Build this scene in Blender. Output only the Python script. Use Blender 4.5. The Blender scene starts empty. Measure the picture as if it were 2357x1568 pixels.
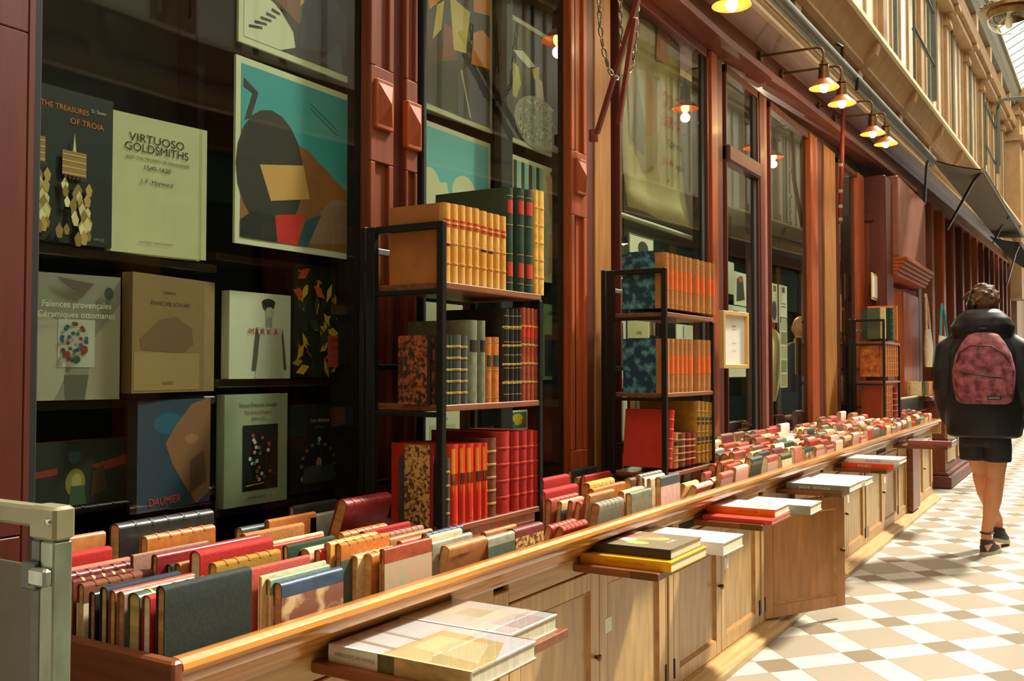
import bpy, math, random
import numpy as np
from mathutils import Vector, Matrix, Euler
random.seed(7)
S=bpy.context.scene; COL=S.collection; PI=math.pi
# ------------------------------------------------ camera
F=2200.; CX=1178.5; CY=784.; VX=2520.; HY=852.; HCAM=1.22
pitch=math.atan((HY-CY)/F); yaw=math.atan((VX-CX)*math.cos(pitch)/F)
fw=Vector((-math.sin(yaw)*math.cos(pitch),math.cos(yaw)*math.cos(pitch),math.sin(pitch)))
rt=Vector((math.cos(yaw),math.sin(yaw),0)); up=rt.cross(fw)
CAM=Vector((0,0,HCAM))
cam=bpy.data.cameras.new('camera'); camo=bpy.data.objects.new('camera',cam); COL.objects.link(camo)
cam.sensor_width=36; cam.lens=F/2357*36; cam.clip_start=.05; cam.clip_end=300
camo.matrix_world=Matrix(((rt.x,up.x,-fw.x,CAM.x),(rt.y,up.y,-fw.y,CAM.y),(rt.z,up.z,-fw.z,CAM.z),(0,0,0,1)))
S.camera=camo
def at(px,py,X=None,Y=None,Z=None):
    "the point of the place seen at a pixel of the photograph, on the plane X=, Y= or Z="
    d=fw*F+rt*(px-CX)-up*(py-CY)
    k=(X-CAM.x)/d.x if X is not None else (Y-CAM.y)/d.y if Y is not None else (Z-CAM.z)/d.z
    return CAM+d*k
# ------------------------------------------------ sky, sun, exposure
W=bpy.data.worlds.new('sky'); S.world=W; W.use_nodes=True
bg=W.node_tree.nodes['Background']; bg.inputs[0].default_value=(1.0,.965,.86,1); bg.inputs[1].default_value=2.8
sun=bpy.data.lights.new('sun','SUN'); sun.energy=12.5; sun.angle=math.radians(5); sun.color=(1,.94,.82)
suno=bpy.data.objects.new('sun',sun); COL.objects.link(suno)
SUND=Vector((-.33,-.72,-1)).normalized(); suno.rotation_euler=SUND.to_track_quat('-Z','Y').to_euler(); suno.location=(1,10,12)
S.view_settings.view_transform='Standard'; S.view_settings.look='None'; S.view_settings.gamma=1
S.view_settings.use_curve_mapping=False; S.view_settings.exposure=0.0
# ------------------------------------------------ materials
def lin(c):
    return tuple(((v/255)/12.92 if v/255<=.04045 else ((v/255+.055)/1.055)**2.4) for v in c)
MATS={}
def M(name,col,rough=.55,metal=0,var=.18,scale=(18,18,18),bump=0,spec=.4,col2=None,contrast=None,emit=0,coat=0,trans=0,detail=4):
    if name in MATS: return MATS[name]
    m=bpy.data.materials.new(name); MATS[name]=m; m.use_nodes=True; nt=m.node_tree; b=nt.nodes['Principled BSDF']
    c=lin(col); b.inputs['Roughness'].default_value=rough; b.inputs['Metallic'].default_value=metal
    b.inputs['Specular IOR Level'].default_value=spec; b.inputs['Coat Weight'].default_value=coat
    b.inputs['Coat Roughness'].default_value=.15; b.inputs['Base Color'].default_value=(*c,1)
    if var or col2:
        tc=nt.nodes.new('ShaderNodeTexCoord'); mp=nt.nodes.new('ShaderNodeMapping'); mp.inputs['Scale'].default_value=scale
        no=nt.nodes.new('ShaderNodeTexNoise'); no.inputs['Scale'].default_value=1; no.inputs['Detail'].default_value=detail
        rp=nt.nodes.new('ShaderNodeValToRGB')
        lo,hi=(contrast or (.3,.7)); rp.color_ramp.elements[0].position=lo; rp.color_ramp.elements[1].position=hi
        c2=lin(col2) if col2 else tuple(min(1,v*(1+var)) for v in c); c1=c if col2 else tuple(v*(1-var) for v in c)
        rp.color_ramp.elements[0].color=(*c1,1); rp.color_ramp.elements[1].color=(*c2,1)
        nt.links.new(tc.outputs['Object'],mp.inputs[0]); nt.links.new(mp.outputs[0],no.inputs['Vector'])
        nt.links.new(no.outputs['Fac'],rp.inputs[0]); nt.links.new(rp.outputs[0],b.inputs['Base Color'])
        if bump:
            bp=nt.nodes.new('ShaderNodeBump'); bp.inputs['Strength'].default_value=bump; bp.inputs['Distance'].default_value=.01
            nt.links.new(no.outputs['Fac'],bp.inputs['Height']); nt.links.new(bp.outputs[0],b.inputs['Normal'])
    if emit: b.inputs['Emission Color'].default_value=(*c,1); b.inputs['Emission Strength'].default_value=emit
    return m
def wood(name,col,axis='z',rough=.42,var=.3,coat=.15,s=60):
    sc={'x':(3,s,s),'y':(s,3,s),'z':(s,s,3)}[axis]
    return M(name,col,rough,0,var,sc,.08,.4,coat=coat,detail=6)
def glassmat(name,tint=(.93,.96,.92),boost=1.0,ior=1.5):
    if name in MATS: return MATS[name]
    m=bpy.data.materials.new(name); MATS[name]=m; m.use_nodes=True; nt=m.node_tree; nt.nodes.clear()
    o=nt.nodes.new('ShaderNodeOutputMaterial'); t=nt.nodes.new('ShaderNodeBsdfTransparent'); g=nt.nodes.new('ShaderNodeBsdfGlossy')
    t.inputs[0].default_value=(*tint,1); g.inputs['Roughness'].default_value=.015
    fr=nt.nodes.new('ShaderNodeFresnel'); fr.inputs[0].default_value=ior; mu=nt.nodes.new('ShaderNodeMath'); mu.operation='MULTIPLY'; mu.inputs[1].default_value=boost; mu.use_clamp=True
    mx=nt.nodes.new('ShaderNodeMixShader'); ge=nt.nodes.new('ShaderNodeNewGeometry'); iv=nt.nodes.new('ShaderNodeMath'); iv.operation='SUBTRACT'; iv.inputs[0].default_value=1; nt.links.new(ge.outputs['Backfacing'],iv.inputs[1])
    m2=nt.nodes.new('ShaderNodeMath'); m2.operation='MULTIPLY'; nt.links.new(fr.outputs[0],mu.inputs[0]); nt.links.new(mu.outputs[0],m2.inputs[0]); nt.links.new(iv.outputs[0],m2.inputs[1]); nt.links.new(m2.outputs[0],mx.inputs[0])
    nt.links.new(t.outputs[0],mx.inputs[1]); nt.links.new(g.outputs[0],mx.inputs[2]); nt.links.new(mx.outputs[0],o.inputs[0]); return m
GLASS=glassmat('shop_glass',(.88,.93,.89),.9,1.5)
PLASTIC=glassmat('clear_wrap',(.95,.95,.95),2.2,1.4)
def roofglass():
    m=bpy.data.materials.new('roof_glass'); m.use_nodes=True; nt=m.node_tree; nt.nodes.clear()
    o=nt.nodes.new('ShaderNodeOutputMaterial'); t=nt.nodes.new('ShaderNodeBsdfTransparent'); t.inputs[0].default_value=(.93,.96,.93,1)
    d=nt.nodes.new('ShaderNodeBsdfTranslucent'); d.inputs[0].default_value=(.85,.88,.82,1); mx=nt.nodes.new('ShaderNodeMixShader'); mx.inputs[0].default_value=.25
    nt.links.new(t.outputs[0],mx.inputs[1]); nt.links.new(d.outputs[0],mx.inputs[2]); nt.links.new(mx.outputs[0],o.inputs[0]); return m
OAK=wood('pale_oak',(190,150,96),'z',var=.2); OAKP=M('oak_panel',(180,142,88),.42,0,.22,(26,26,5),.06,coat=.15,detail=8)
OAKY=wood('pale_oak_long',(192,152,98),'y',var=.2); RAIL=wood('varnished_rail',(186,122,56),'y',.24,.3,.5)
OAKD=wood('dark_oak_end',(120,66,38),'x',.4); SHELFW=wood('shelf_wood',(128,76,46),'y',.45,.35)
PULL=wood('pull_out_wood',(128,72,38),'x',.4); OAKDOOR=M('oak_door_leaf',(168,112,60),.4,0,.2,(30,30,5),.05,coat=.2,detail=8)
REDW=wood('red_brown_paint',(116,53,25),'z',.5,.22,.03,30); PLUM=wood('plum_paint',(88,38,28),'z',.5,.15,.03,30)
ORW=wood('orange_oak',(158,72,30),'z',.48,.25,.05,30); GOLDW=wood('golden_oak',(158,106,50),'z',.48,.25,.05,30)
REDY=wood('red_brown_beam',(102,48,30),'y',.5,.2,.03,30); BLK=M('black_iron',(34,34,31),.38,.3,.15); BLKD=M('dark_interior',(26,25,21),.8,0,.2)
PAGE=M('page_edges',(206,172,112),.8,0,.25,(90,4,90)); PAGEL=M('pale_page_edges',(232,220,190),.8,0,.12,(90,4,90)); PAGEB=M('brown_page_edges',(186,138,84),.8,0,.3,(90,4,90))
GILT=M('gilt',(214,176,96),.3,.5,.15); WHITE=M('white_paper',(236,232,220),.6,0,.03); BRASS=M('aged_brass',(116,88,52),.35,.8,.2)
STEEL=M('galvanised_steel',(168,172,156),.34,.75,.18,(40,40,40)); INK=M('black_ink',(30,28,26),.7,0,0)
BEIGE=M('beige_plaster',(206,176,128),.7,0,.1,(4,4,4)); MAUVE=M('mauve_panel',(160,124,112),.7,0,.08,(4,4,4)); BROWNM=M('ochre_moulding',(166,128,84),.55,0,.14,(6,6,6))
# ------------------------------------------------ mesh helpers
class MB:
    def __init__(s): s.v=[]; s.f=[]; s.m=[]
    def add(s,vs,fs,mi=0,T=None):
        n=len(s.v)
        s.v+= [tuple(T@Vector(v)) for v in vs] if T is not None else [tuple(v) for v in vs]
        s.f+=[tuple(i+n for i in f) for f in fs]; s.m+=[mi]*len(fs) if isinstance(mi,int) else list(mi); return s
    def box(s,x0,x1,y0,y1,z0,z1,mi=0,T=None):
        return s.add([(x0,y0,z0),(x1,y0,z0),(x1,y1,z0),(x0,y1,z0),(x0,y0,z1),(x1,y0,z1),(x1,y1,z1),(x0,y1,z1)],
          [(0,3,2,1),(4,5,6,7),(0,1,5,4),(1,2,6,5),(2,3,7,6),(3,0,4,7)],mi,T)
    def bev(s,x0,x1,y0,y1,z0,z1,b=.003,mi=0,T=None):
        "box with chamfered edges"
        vs=[];
        for z,i in ((z0,b),(z0+b,0),(z1-b,0),(z1,b)):
            a0,a1,c0,c1=x0+i,x1-i,y0+i,y1-i; k=b
            vs+=[(a0+k,c0,z),(a1-k,c0,z),(a1,c0+k,z),(a1,c1-k,z),(a1-k,c1,z),(a0+k,c1,z),(a0,c1-k,z),(a0,c0+k,z)]
        fs=[tuple(range(7,-1,-1)),tuple(range(24,32))]
        for r in range(3):
            for j in range(8): fs.append((r*8+j,r*8+(j+1)%8,r*8+8+(j+1)%8,r*8+8+j))
        return s.add(vs,fs,mi,T)
    def prism(s,pts,a0,a1,axis='y',mi=0,T=None,caps=True):
        n=len(pts); f={'y':lambda p,a:(p[0],a,p[1]),'z':lambda p,a:(p[0],p[1],a),'x':lambda p,a:(a,p[0],p[1])}[axis]
        vs=[f(p,a0) for p in pts]+[f(p,a1) for p in pts]
        fs=[(i,(i+1)%n,n+(i+1)%n,n+i) for i in range(n)]
        if caps: fs+=[tuple(range(n-1,-1,-1)),tuple(range(n,2*n))]
        return s.add(vs,fs,mi,T)
    def tube(s,path,r,n=10,mi=0,T=None,closed=False):
        P=[Vector(p) for p in path]; rr=r if isinstance(r,(list,tuple)) else [r]*len(P); vs=[]; fs=[]; nrm=None
        for i,p in enumerate(P):
            t=(P[(i+1)%len(P)] if (closed or i<len(P)-1) else p)-(P[i-1] if (closed or i>0) else p)
            t.normalize()
            if nrm is None: nrm=t.orthogonal().normalized()
            nrm=(nrm-t*nrm.dot(t)).normalized(); b=t.cross(nrm)
            for j in range(n):
                a=2*PI*j/n; vs.append(p+(nrm*math.cos(a)+b*math.sin(a))*rr[i])
        L=len(P)
        for i in range(L if closed else L-1):
            for j in range(n): k=(i+1)%L; fs.append((i*n+j,i*n+(j+1)%n,k*n+(j+1)%n,k*n+j))
        if not closed: fs+=[tuple(range(n-1,-1,-1)),tuple((L-1)*n+j for j in range(n))]
        return s.add(vs,fs,mi,T)
    def lathe(s,prof,n=20,mi=0,T=None,cap=False):
        vs=[];fs=[]
        for r,z in prof:
            for j in range(n): a=2*PI*j/n; vs.append((r*math.cos(a),r*math.sin(a),z))
        for i in range(len(prof)-1):
            for j in range(n): fs.append((i*n+j,i*n+(j+1)%n,(i+1)*n+(j+1)%n,(i+1)*n+j))
        if cap: fs+=[tuple(range(n-1,-1,-1)),tuple((len(prof)-1)*n+j for j in range(n))]
        return s.add(vs,fs,mi,T)
    def loft(s,rings,n=24,mi=0,T=None,p=2.0,caps=True,noise=0):
        "rings: (cx,cy,cz,rx,ry)"
        vs=[];fs=[]
        for k,(cx,cy,cz,rx,ry) in enumerate(rings):
            for j in range(n):
                a=2*PI*j/n; c,q=math.cos(a),math.sin(a)
                d=1+noise*math.sin(j*2.3+k*1.7)*math.cos(j*.9-k*2.1)
                vs.append((cx+d*rx*abs(c)**(2/p)*(1 if c>=0 else -1),cy+d*ry*abs(q)**(2/p)*(1 if q>=0 else -1),cz))
        for i in range(len(rings)-1):
            for j in range(n): fs.append((i*n+j,i*n+(j+1)%n,(i+1)*n+(j+1)%n,(i+1)*n+j))
        if caps: fs+=[tuple(range(n-1,-1,-1)),tuple((len(rings)-1)*n+j for j in range(n))]
        return s.add(vs,fs,mi,T)
    def build(s,name,mats,parent=None,smooth=False,ang=35):
        me=bpy.data.meshes.new(name); me.from_pydata(s.v,[],s.f)
        for m in (mats if isinstance(mats,(list,tuple)) else [mats]): me.materials.append(m)
        me.polygons.foreach_set('material_index',s.m)
        if smooth: 
            me.polygons.foreach_set('use_smooth',[True]*len(me.polygons)); me.set_sharp_from_angle(angle=math.radians(ang))
        me.update(); o=bpy.data.objects.new(name,me); COL.objects.link(o)
        if parent: o.parent=parent
        return o
def empty(name,loc=(0,0,0),rot=(0,0,0)):
    o=bpy.data.objects.new(name,None); COL.objects.link(o); o.location=loc; o.rotation_euler=rot; o.empty_display_size=.05; return o
def tag(o,label=None,cat=None,group=None,kind=None):
    if label: o['label']=label
    if cat: o['category']=cat
    if group: o['group']=group
    if kind: o['kind']=kind
    return o
def struct(o): o['kind']='structure'; return o
def textmesh(mb,txt,size,T,mi=0,sx=1.0,align='CENTER'):
    cu=bpy.data.curves.new('t','FONT'); cu.body=txt; cu.size=size; cu.align_x=align; cu.align_y='CENTER'; cu.resolution_u=3
    cu.offset=0
    o=bpy.data.objects.new('t',cu); COL.objects.link(o); dg=bpy.context.evaluated_depsgraph_get(); dg.update()
    me=bpy.data.meshes.new_from_object(o.evaluated_get(dg)); 
    mb.add([(v.co.x*sx,v.co.y,0) for v in me.vertices],[tuple(p.vertices) for p in me.polygons],mi,T)
    bpy.data.objects.remove(o); bpy.data.curves.remove(cu); bpy.data.meshes.remove(me)
def T3(o,ux,uy,uz=None):
    ux=Vector(ux).normalized(); uy=Vector(uy).normalized(); uz=ux.cross(uy) if uz is None else Vector(uz)
    return Matrix(((ux.x,uy.x,uz.x,o[0]),(ux.y,uy.y,uz.y,o[1]),(ux.z,uy.z,uz.z,o[2]),(0,0,0,1)))
def art(parent,w,h,shapes,T,name='cover_art',lift=.0006,inkn='lettering'):
    "flat printed picture on a w x h face; shapes: ('p',colour,[(u,v)..]) ('e',colour,u,v,ru,rv) ('t',text,u,v,size,colour,sx,rot)"
    mb=MB(); mats=[]; tb=MB(); tm=[]
    def mi(c,L):
        m=M('print_%d_%d_%d'%c,c,.5,0,0)
        if m not in L: L.append(m)
        return L.index(m)
    for k,s in enumerate(shapes):
        z=lift+k*.00012
        if s[0]=='p': mb.add([(u*w,v*h,z) for u,v in s[2]],[tuple(range(len(s[2])))],mi(s[1],mats),T)
        elif s[0]=='e':
            _,c,u,v,a,b=s; mb.add([((u+a*math.cos(i*PI/10))*w,(v+b*math.sin(i*PI/10))*h,z) for i in range(20)],[tuple(range(20))],mi(c,mats),T)
        elif s[0]=='t':
            _,tx,u,v,sz,c,sx=s[:7]; r=s[7] if len(s)>7 else 0
            textmesh(tb,tx,sz*h,T@Matrix.Translation((u*w,v*h,z+.0004))@Matrix.Rotation(r,4,'Z'),mi(c,tm),sx)
    if mb.v: mb.build(name,mats,parent)
    if tb.v: tb.build(inkn,tm,parent)
# ------------------------------------------------ floor
def floor_mat():
    m=bpy.data.materials.new('tiled_floor'); m.use_nodes=True; nt=m.node_tree; b=nt.nodes['Principled BSDF']; L=nt.links.new
    g=nt.nodes.new('ShaderNodeNewGeometry'); sp=nt.nodes.new('ShaderNodeSeparateXYZ'); L(g.outputs['Position'],sp.inputs[0])
    def ma(op,a,b_=None,clamp=False):
        n=nt.nodes.new('ShaderNodeMath'); n.operation=op; n.use_clamp=clamp
        for i,v in enumerate((a,b_)):
            if v is None: continue
            if isinstance(v,(int,float)): n.inputs[i].default_value=v
            else: L(v,n.inputs[i])
        return n.outputs[0]
    P=.39; ys=ma('DIVIDE',sp.outputs[1],1.17)
    u=ma('DIVIDE',ma('SUBTRACT',ma('MULTIPLY',ma('ADD',sp.outputs[0],ys),.70711),2.572),P)
    v=ma('DIVIDE',ma('SUBTRACT',ma('MULTIPLY',ma('SUBTRACT',ys,sp.outputs[0]),.70711),3.794),P)
    fu=ma('FRACT',ma('ADD',u,100.3275)); fv=ma('FRACT',ma('ADD',v,100.3275))
    iu=ma('LESS_THAN',fu,.655); iv=ma('LESS_THAN',fv,.655); both=ma('MULTIPLY',iu,iv); none=ma('MULTIPLY',ma('SUBTRACT',1,iu),ma('SUBTRACT',1,iv))
    def mix(f,a,c):
        n=nt.nodes.new('ShaderNodeMix'); n.data_type='RGBA'
        L(f,n.inputs[0])
        for i,v in ((6,a),(7,c)):
            if isinstance(v,tuple): n.inputs[i].default_value=(*lin(v),1)
            else: L(v,n.inputs[i])
        return n.outputs[2]
    c=mix(both,(200,197,186),(158,145,128)); c=mix(none,c,(128,112,92))
    def seam(f,x,w=.010): return ma('LESS_THAN',ma('ABSOLUTE',ma('SUBTRACT',f,x)),w)
    sm=ma('MAXIMUM',ma('MAXIMUM',seam(fu,.655),seam(fv,.655)),ma('MAXIMUM',seam(fu,.004),seam(fv,.004)))
    half=ma('MULTIPLY',ma('MAXIMUM',ma('MULTIPLY',seam(fu,.3275,.006),ma('SUBTRACT',1,iv)),ma('MULTIPLY',seam(fv,.3275,.006),ma('SUBTRACT',1,iu))),1)
    c=mix(ma('MULTIPLY',ma('MAXIMUM',sm,half),.45),c,(120,104,82))
    no=nt.nodes.new('ShaderNodeTexNoise'); no.inputs['Scale'].default_value=5; no.inputs['Detail'].default_value=6; L(g.outputs['Position'],no.inputs['Vector'])
    c=mix(ma('MULTIPLY',no.outputs['Fac'],.22),c,(150,132,104)); L(c,b.inputs['Base Color']); b.inputs['Roughness'].default_value=.42
    return m
Y0W,Y1W=-6.0,30.0
e=MB().box(-1.9,2.6,-6,-.3,4.0,4.2).build('added_shade_slab',BEIGE); struct(e)  # unseen slab added overhead to keep sky light off the near end
struct(MB().box(-5.2,2.6,Y0W,Y1W,-.12,0).build('floor',floor_mat()))
def zz(z,y): return z*(1+.0118*(y-5)) if y>5 else z     # the arcade's upper storey rises gently towards the far end
def beam(mb,prof,ya,yb,mi=0,rise=True):
    "moulding with profile (x,z) running along the passage"
    n=len(prof); ys=[ya]+([5] if ya<5<yb else [])+[yb]; vs=[];fs=[]
    for y in ys: vs+=[(x,y,zz(z,y) if rise else z) for x,z in prof]
    for k in range(len(ys)-1): fs+=[(k*n+i,k*n+(i+1)%n,(k+1)*n+(i+1)%n,(k+1)*n+i) for i in range(n)]
    fs+=[tuple(range(n)),tuple(reversed([ (len(ys)-1)*n+i for i in range(n)]))]
    mb.add(vs,fs,mi); return mb
def upper_side(name,sgn,xo,ya,yb,split):
    "cornices, storey of windows and gutter of one side; x measured from the shop front towards the passage"
    X=lambda d: xo+sgn*d
    zc=2.98 if sgn>0 else 2.2
    w=empty(name,(0,0,0)); struct(w)
    mb=MB(); beam(mb,[(X(-.25),2.98),(X(.14),2.98),(X(.14),3.02),(X(.05),3.06),(X(.05),3.2),(X(.12),3.24),(X(.17),3.27),(X(-.25),3.27)],ya,yb); mb.build('shop_fascia',REDY,w)
    mb=MB(); beam(mb,[(X(.02),3.27),(X(.2),3.27),(X(.2),3.295),(X(.15),3.31),(X(.02),3.31)],ya,yb); mb.build('fascia_bead',M('pale_bead',(226,196,160),.5,0,.1),w)
    mb=MB(); beam(mb,[(X(-.25),3.31),(X(.14),3.31),(X(.24),3.40),(X(-.25),3.40)],ya,yb); mb.build('cove',BEIGE,w)
    mb=MB(); beam(mb,[(X(-.25),3.40),(X(.2),3.40),(X(.2),3.47),(X(.2),3.50),(X(-.25),3.50)],ya,yb); mb.build('frieze_panel',MAUVE,w)
    mb=MB(); beam(mb,[(X(-.25),3.50),(X(.24),3.50),(X(.27),3.53),(X(.27),3.55),(X(.33),3.66),(X(.37),3.71),(X(-.25),3.71)],ya,yb); mb.build('cornice',BROWNM,w)
    mb=MB(); beam(mb,[(X(-.25),3.71),(X(.40),3.71),(X(.40),3.745),(X(-.25),3.745)],ya,yb); mb.build('cornice_lip',M('pale_lip',(226,208,166),.5,0,.08),w)
    mb=MB(); beam(mb,[(X(.20),5.60),(X(.30),5.60),(X(.34),5.70),(X(.20),5.70)],ya,yb); beam(mb,[(X(-.25),5.52),(X(.24),5.52),(X(.24),5.60),(X(-.25),5.60)],ya,yb); mb.build('architrave',BROWNM,w)
    mb=MB(); beam(mb,[(X(-.25),5.70),(X(.22),5.70),(X(.22),6.02),(X(-.25),6.02)],ya,yb); mb.build('upper_frieze',M('grey_lilac_frieze',(186,170,158),.6,0,.3,(6,6,6)),w)
    mb=MB(); beam(mb,[(X(-.25),6.02),(X(.3),6.02),(X(.36),6.12),(X(.40),6.22),(X(.44),6.24),(X(-.25),6.24)],ya,yb); mb.build('gutter',M('slate_gutter',(120,116,100),.6,0,.15),w)
    mb=MB(); beam(mb,[(X(.40),6.24),(X(.46),6.24),(X(.46),6.28),(X(.40),6.28)],ya,yb); mb.build('gutter_edge',M('pale_lip2',(214,196,150),.5,0,.08),w)
    # brackets under the cornice
    mb=MB(); y=ya+.6
    y=6.05-1.9*math.floor((6.05-ya)/1.9)
    while y<yb:
        s=zz(1,y); mb.box(min(X(.2),X(.235)),max(X(.2),X(.235)),y-.07,y+.07,3.40*s,3.50*s)
        mb.prism([(X(.2),3.46*s),(X(.36),3.60*s),(X(.38),3.68*s),(X(.2),3.69*s)],y-.05,y+.05); y+=1.9
    mb.build('bracket',BROWNM,w)
    # upper windows
    mb=MB(); bm=MB(); gm=MB(); y=4.9-2.35*math.floor((4.9-ya)/2.35); 
    def post(m,y,wd,d0,d1,z0=3.745,z1=5.55):
        s=zz(1,y); m.box(min(X(d0),X(d1)),max(X(d0),X(d1)),y-wd/2,y+wd/2,z0*s,z1*s)
    while y<yb:
        post(mb,y,.20,-.1,.14); post(mb,y,.26,-.1,.17,3.745,3.95); post(mb,y,.28,-.1,.19,5.36,5.42); post(mb,y,.30,-.1,.22,5.50,5.56)
        post(mb,y,.30,-.1,.30,5.56,6.04); post(mb,y-.18,.05,-.1,.10); post(mb,y+.18,.05,-.1,.10)
        for k in range(3): post(bm,y+.66+k*.52,.06,-.1,.095)
        for k in (1,): post(gm,y+.40+k*.45,.03,-.1,.11)
        y+=2.35
    mb.build('pilaster',BROWNM,w); bm.build('mullion',wood('upper_mullion',(166,132,88),'z'),w); gm.build('iron_bar',M('grey_iron',(96,104,92),.5,.3,.1),w)
    mb=MB(); beam(mb,[(X(.05),3.745),(X(.07),3.745),(X(.07),5.56),(X(.05),5.56)],ya,yb); mb.build('window_panes',M('painted_sky_panes',(244,240,224),.12,0,.04,(3,3,3),spec=.6),w)  # white of the panes stands in for the sky they reflect
    mb=MB(); beam(mb,[(X(-.3),zc),(X(-.25),zc),(X(-.25),6.3),(X(-.3),6.3)],ya,yb); mb.build('wall_core',BEIGE,w)
    return w
upper_side('wall_left',1,-1.80,.2,25.2,0)
upper_side('wall_right',-1,2.55,Y0W,Y1W,0)
# behind the camera and at the far end
# glass roof
rf=empty('ceiling',(0,0,0)); struct(rf)
def roofz(x,y): return zz(6.28,y)+ (1.75-abs(x-.38)) *.55
gm=MB(); ys=[Y0W,5,Y1W]
for xa,xb in ((-1.37,.38),(.38,2.13)):
    vs=[]; 
    for y in ys: vs+=[(xa,y,roofz(xa,y)),(xb,y,roofz(xb,y))]
    gm.add(vs,[(0,1,3,2),(2,3,5,4)])
gm.build('glass_pane',roofglass(),rf)
rm=MB(); y=Y0W
while y<=Y1W:
    for xa,xb in ((-1.37,.38),(.38,2.13)):
        rm.tube([(xa,y,roofz(xa,y)-.03),(xb,y,roofz(xb,y)-.03)],.014,4)
    y+=.62
for x in (-1.37,-.5,.38,1.26,2.13):
    rm.tube([(x,Y0W,roofz(x,Y0W)-.04),(x,5,roofz(x,5)-.04),(x,Y1W,roofz(x,Y1W)-.04)],.022,5)
rm.build('glazing_bar',M('roof_iron',(112,122,108),.5,.2,.1),rf)
# shells
e=MB(); e.box(-5.2,-1.0,29.9,30.1,0,9); e.box(1.6,2.6,29.9,30.1,0,9); e.box(-1,1.6,29.9,30.1,3.6,9); e.build('wall_back',BEIGE); struct(bpy.data.objects['wall_back'])
e=MB().box(-5.2,2.6,Y0W-.1,Y0W,0,9).build('wall_front',M('tan_wall',(150,120,84),.8,0,.1)); struct(e)  # end wall in one plain brownish tan
# end pavilion of the left side
e=MB(); Xp=-1.5
for y,wd in ((24.6,1.0),):
    e.box(-2.1,-1.42,25.2,26.3,2.9,7.5); e.box(-2.1,-1.34,25.1,26.4,6.6,6.72); e.box(-2.1,-1.28,25.0,26.5,7.5,7.85); e.box(-2.1,-1.34,25.1,26.4,7.2,7.28)
e.box(-5.2,-1.6,26.3,30,0,7.4); e.build('trim_9',BROWNM); struct(bpy.data.objects['trim_9'])
# ------------------------------------------------ left shop front: pillars
GX=-1.80; GZ0,GZ1=.66,2.98
def ypix(px,X=GX,py=600): return at(px,py,X=X).y
def pillar(n,parts,z0=0.0,z1=2.98):
    w=empty('trim_%d'%n,(0,0,0)); struct(w)
    for nm,ya,yb,xf,mat,recess in parts:
        mb=MB()
        if recess:
            wd=yb-ya; m=wd*.22
            mb.bev(GX-.01,xf-.012,ya,yb,z0,z1,.004)
            for a,b in recess:
                for y0,y1,c0,c1 in ((ya,ya+m,a,b),(yb-m,yb,a,b)): mb.bev(xf-.02,xf,y0,y1,c0,c1,.003)
            edges=[z0]+[v for r in recess for v in r]+[z1]
            for i in range(0,len(edges),2):
                if edges[i+1]>edges[i]: mb.bev(xf-.02,xf,ya,yb,edges[i],edges[i+1],.003)
        else: mb.bev(GX-.01,xf,ya,yb,z0,z1,.004)
        mb.build(nm,mat,w)
    ja=min(q[1] for q in parts); jb=max(q[2] for q in parts); MB().box(GX-(.26 if n<4 else .045),GX-.012,ja+.004,jb-.004,z0,z1).build('inner_jamb',BLKD,w)
    return w
def diamond(w,y,z,xf,s=.045,h=.06,mat=ORW):
    mb=MB(); mb.bev(xf-.01,xf+.012,y-s-.008,y+s+.008,z-h-.012,z+h+.012,.003); mb.add([(xf+.012,y-s,z-h),(xf+.012,y+s,z-h),(xf+.012,y+s,z+h),(xf+.012,y-s,z+h),(xf+.034,y,z)],[(0,1,4),(1,2,4),(2,3,4),(3,0,4)]); mb.build('diamond_block',mat,w)
ZD=at(885,245,X=-1.768).z
# leftmost
p=pillar(1,[('pilaster',.55,ypix(58,-1.778),-1.778,wood('shaded_red_paint',(84,32,20),'z',.5,.2,.03,30),[(.9,at(40,68,X=-1.778).z)]),('dark_frame',ypix(58,-1.778),ypix(58,-1.778)+.02,-1.78,PLUM,None)])  # shadow on this pilaster is put into its darker red
a,b,c,d=[ypix(q,-1.768) for q in (852,906,934,961)]
p=pillar(2,[('pilaster',a,b,-1.768,REDW,[(.9,ZD-.17),(ZD+.11,2.9)]),('plum_strip',b,c,-1.788,PLUM,None),('pilaster',c,d,-1.768,REDW,[(.9,ZD-.17),(ZD+.11,2.9)])])
diamond(p,(a+b)/2,ZD,-1.768,.032); diamond(p,(c+d)/2,ZD-.03,-1.768,.028)
a,b,c,d=[ypix(q,-1.768) for q in (1316,1352,1372,1384)]
e1=ypix(1418,-1.768); ZE=at(1340,410,X=-1.768).z
p=pillar(3,[('pilaster',a,b,-1.768,ORW,[(.9,ZE-.16),(ZE+.1,2.9)]),('plum_strip',b,c,-1.778,PLUM,None),('beaded_strip',c,d,-1.772,GOLDW,None),('oak_return',d,e1,-1.790,GOLDW,None)])
diamond(p,(a+b)/2,ZE,-1.768,.035)
a,b,c,d=[ypix(q,-1.778) for q in (1622,1638,1652,1668)]
pillar(4,[('dark_strip',a,b,-1.792,BLKD,None),('orange_bead',b,c,-1.772,ORW,None),('plum_strip',c,d,-1.785,PLUM,None)])
a,b,c,d=[ypix(q,-1.778) for q in (1740,1752,1762,1770)]
pillar(5,[('dark_strip',a,b,-1.79,BLKD,None),('plum_strip',b,c,-1.778,PLUM,None),('pale_arris',c,d,-1.785,M('worn_plum',(150,92,74),.5,0,.2),None)])
a,b,c,d=[ypix(q,-1.768) for q in (1868,1884,1900,1926)]
pillar(6,[('orange_bead',a,b,-1.768,ORW,None),('plum_strip',b,c,-1.785,PLUM,None),('golden_pilaster',c,d,-1.772,GOLDW,None)])
a,b,c,d=[ypix(q,-1.778) for q in (1974,1988,2000,2002)]
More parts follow.
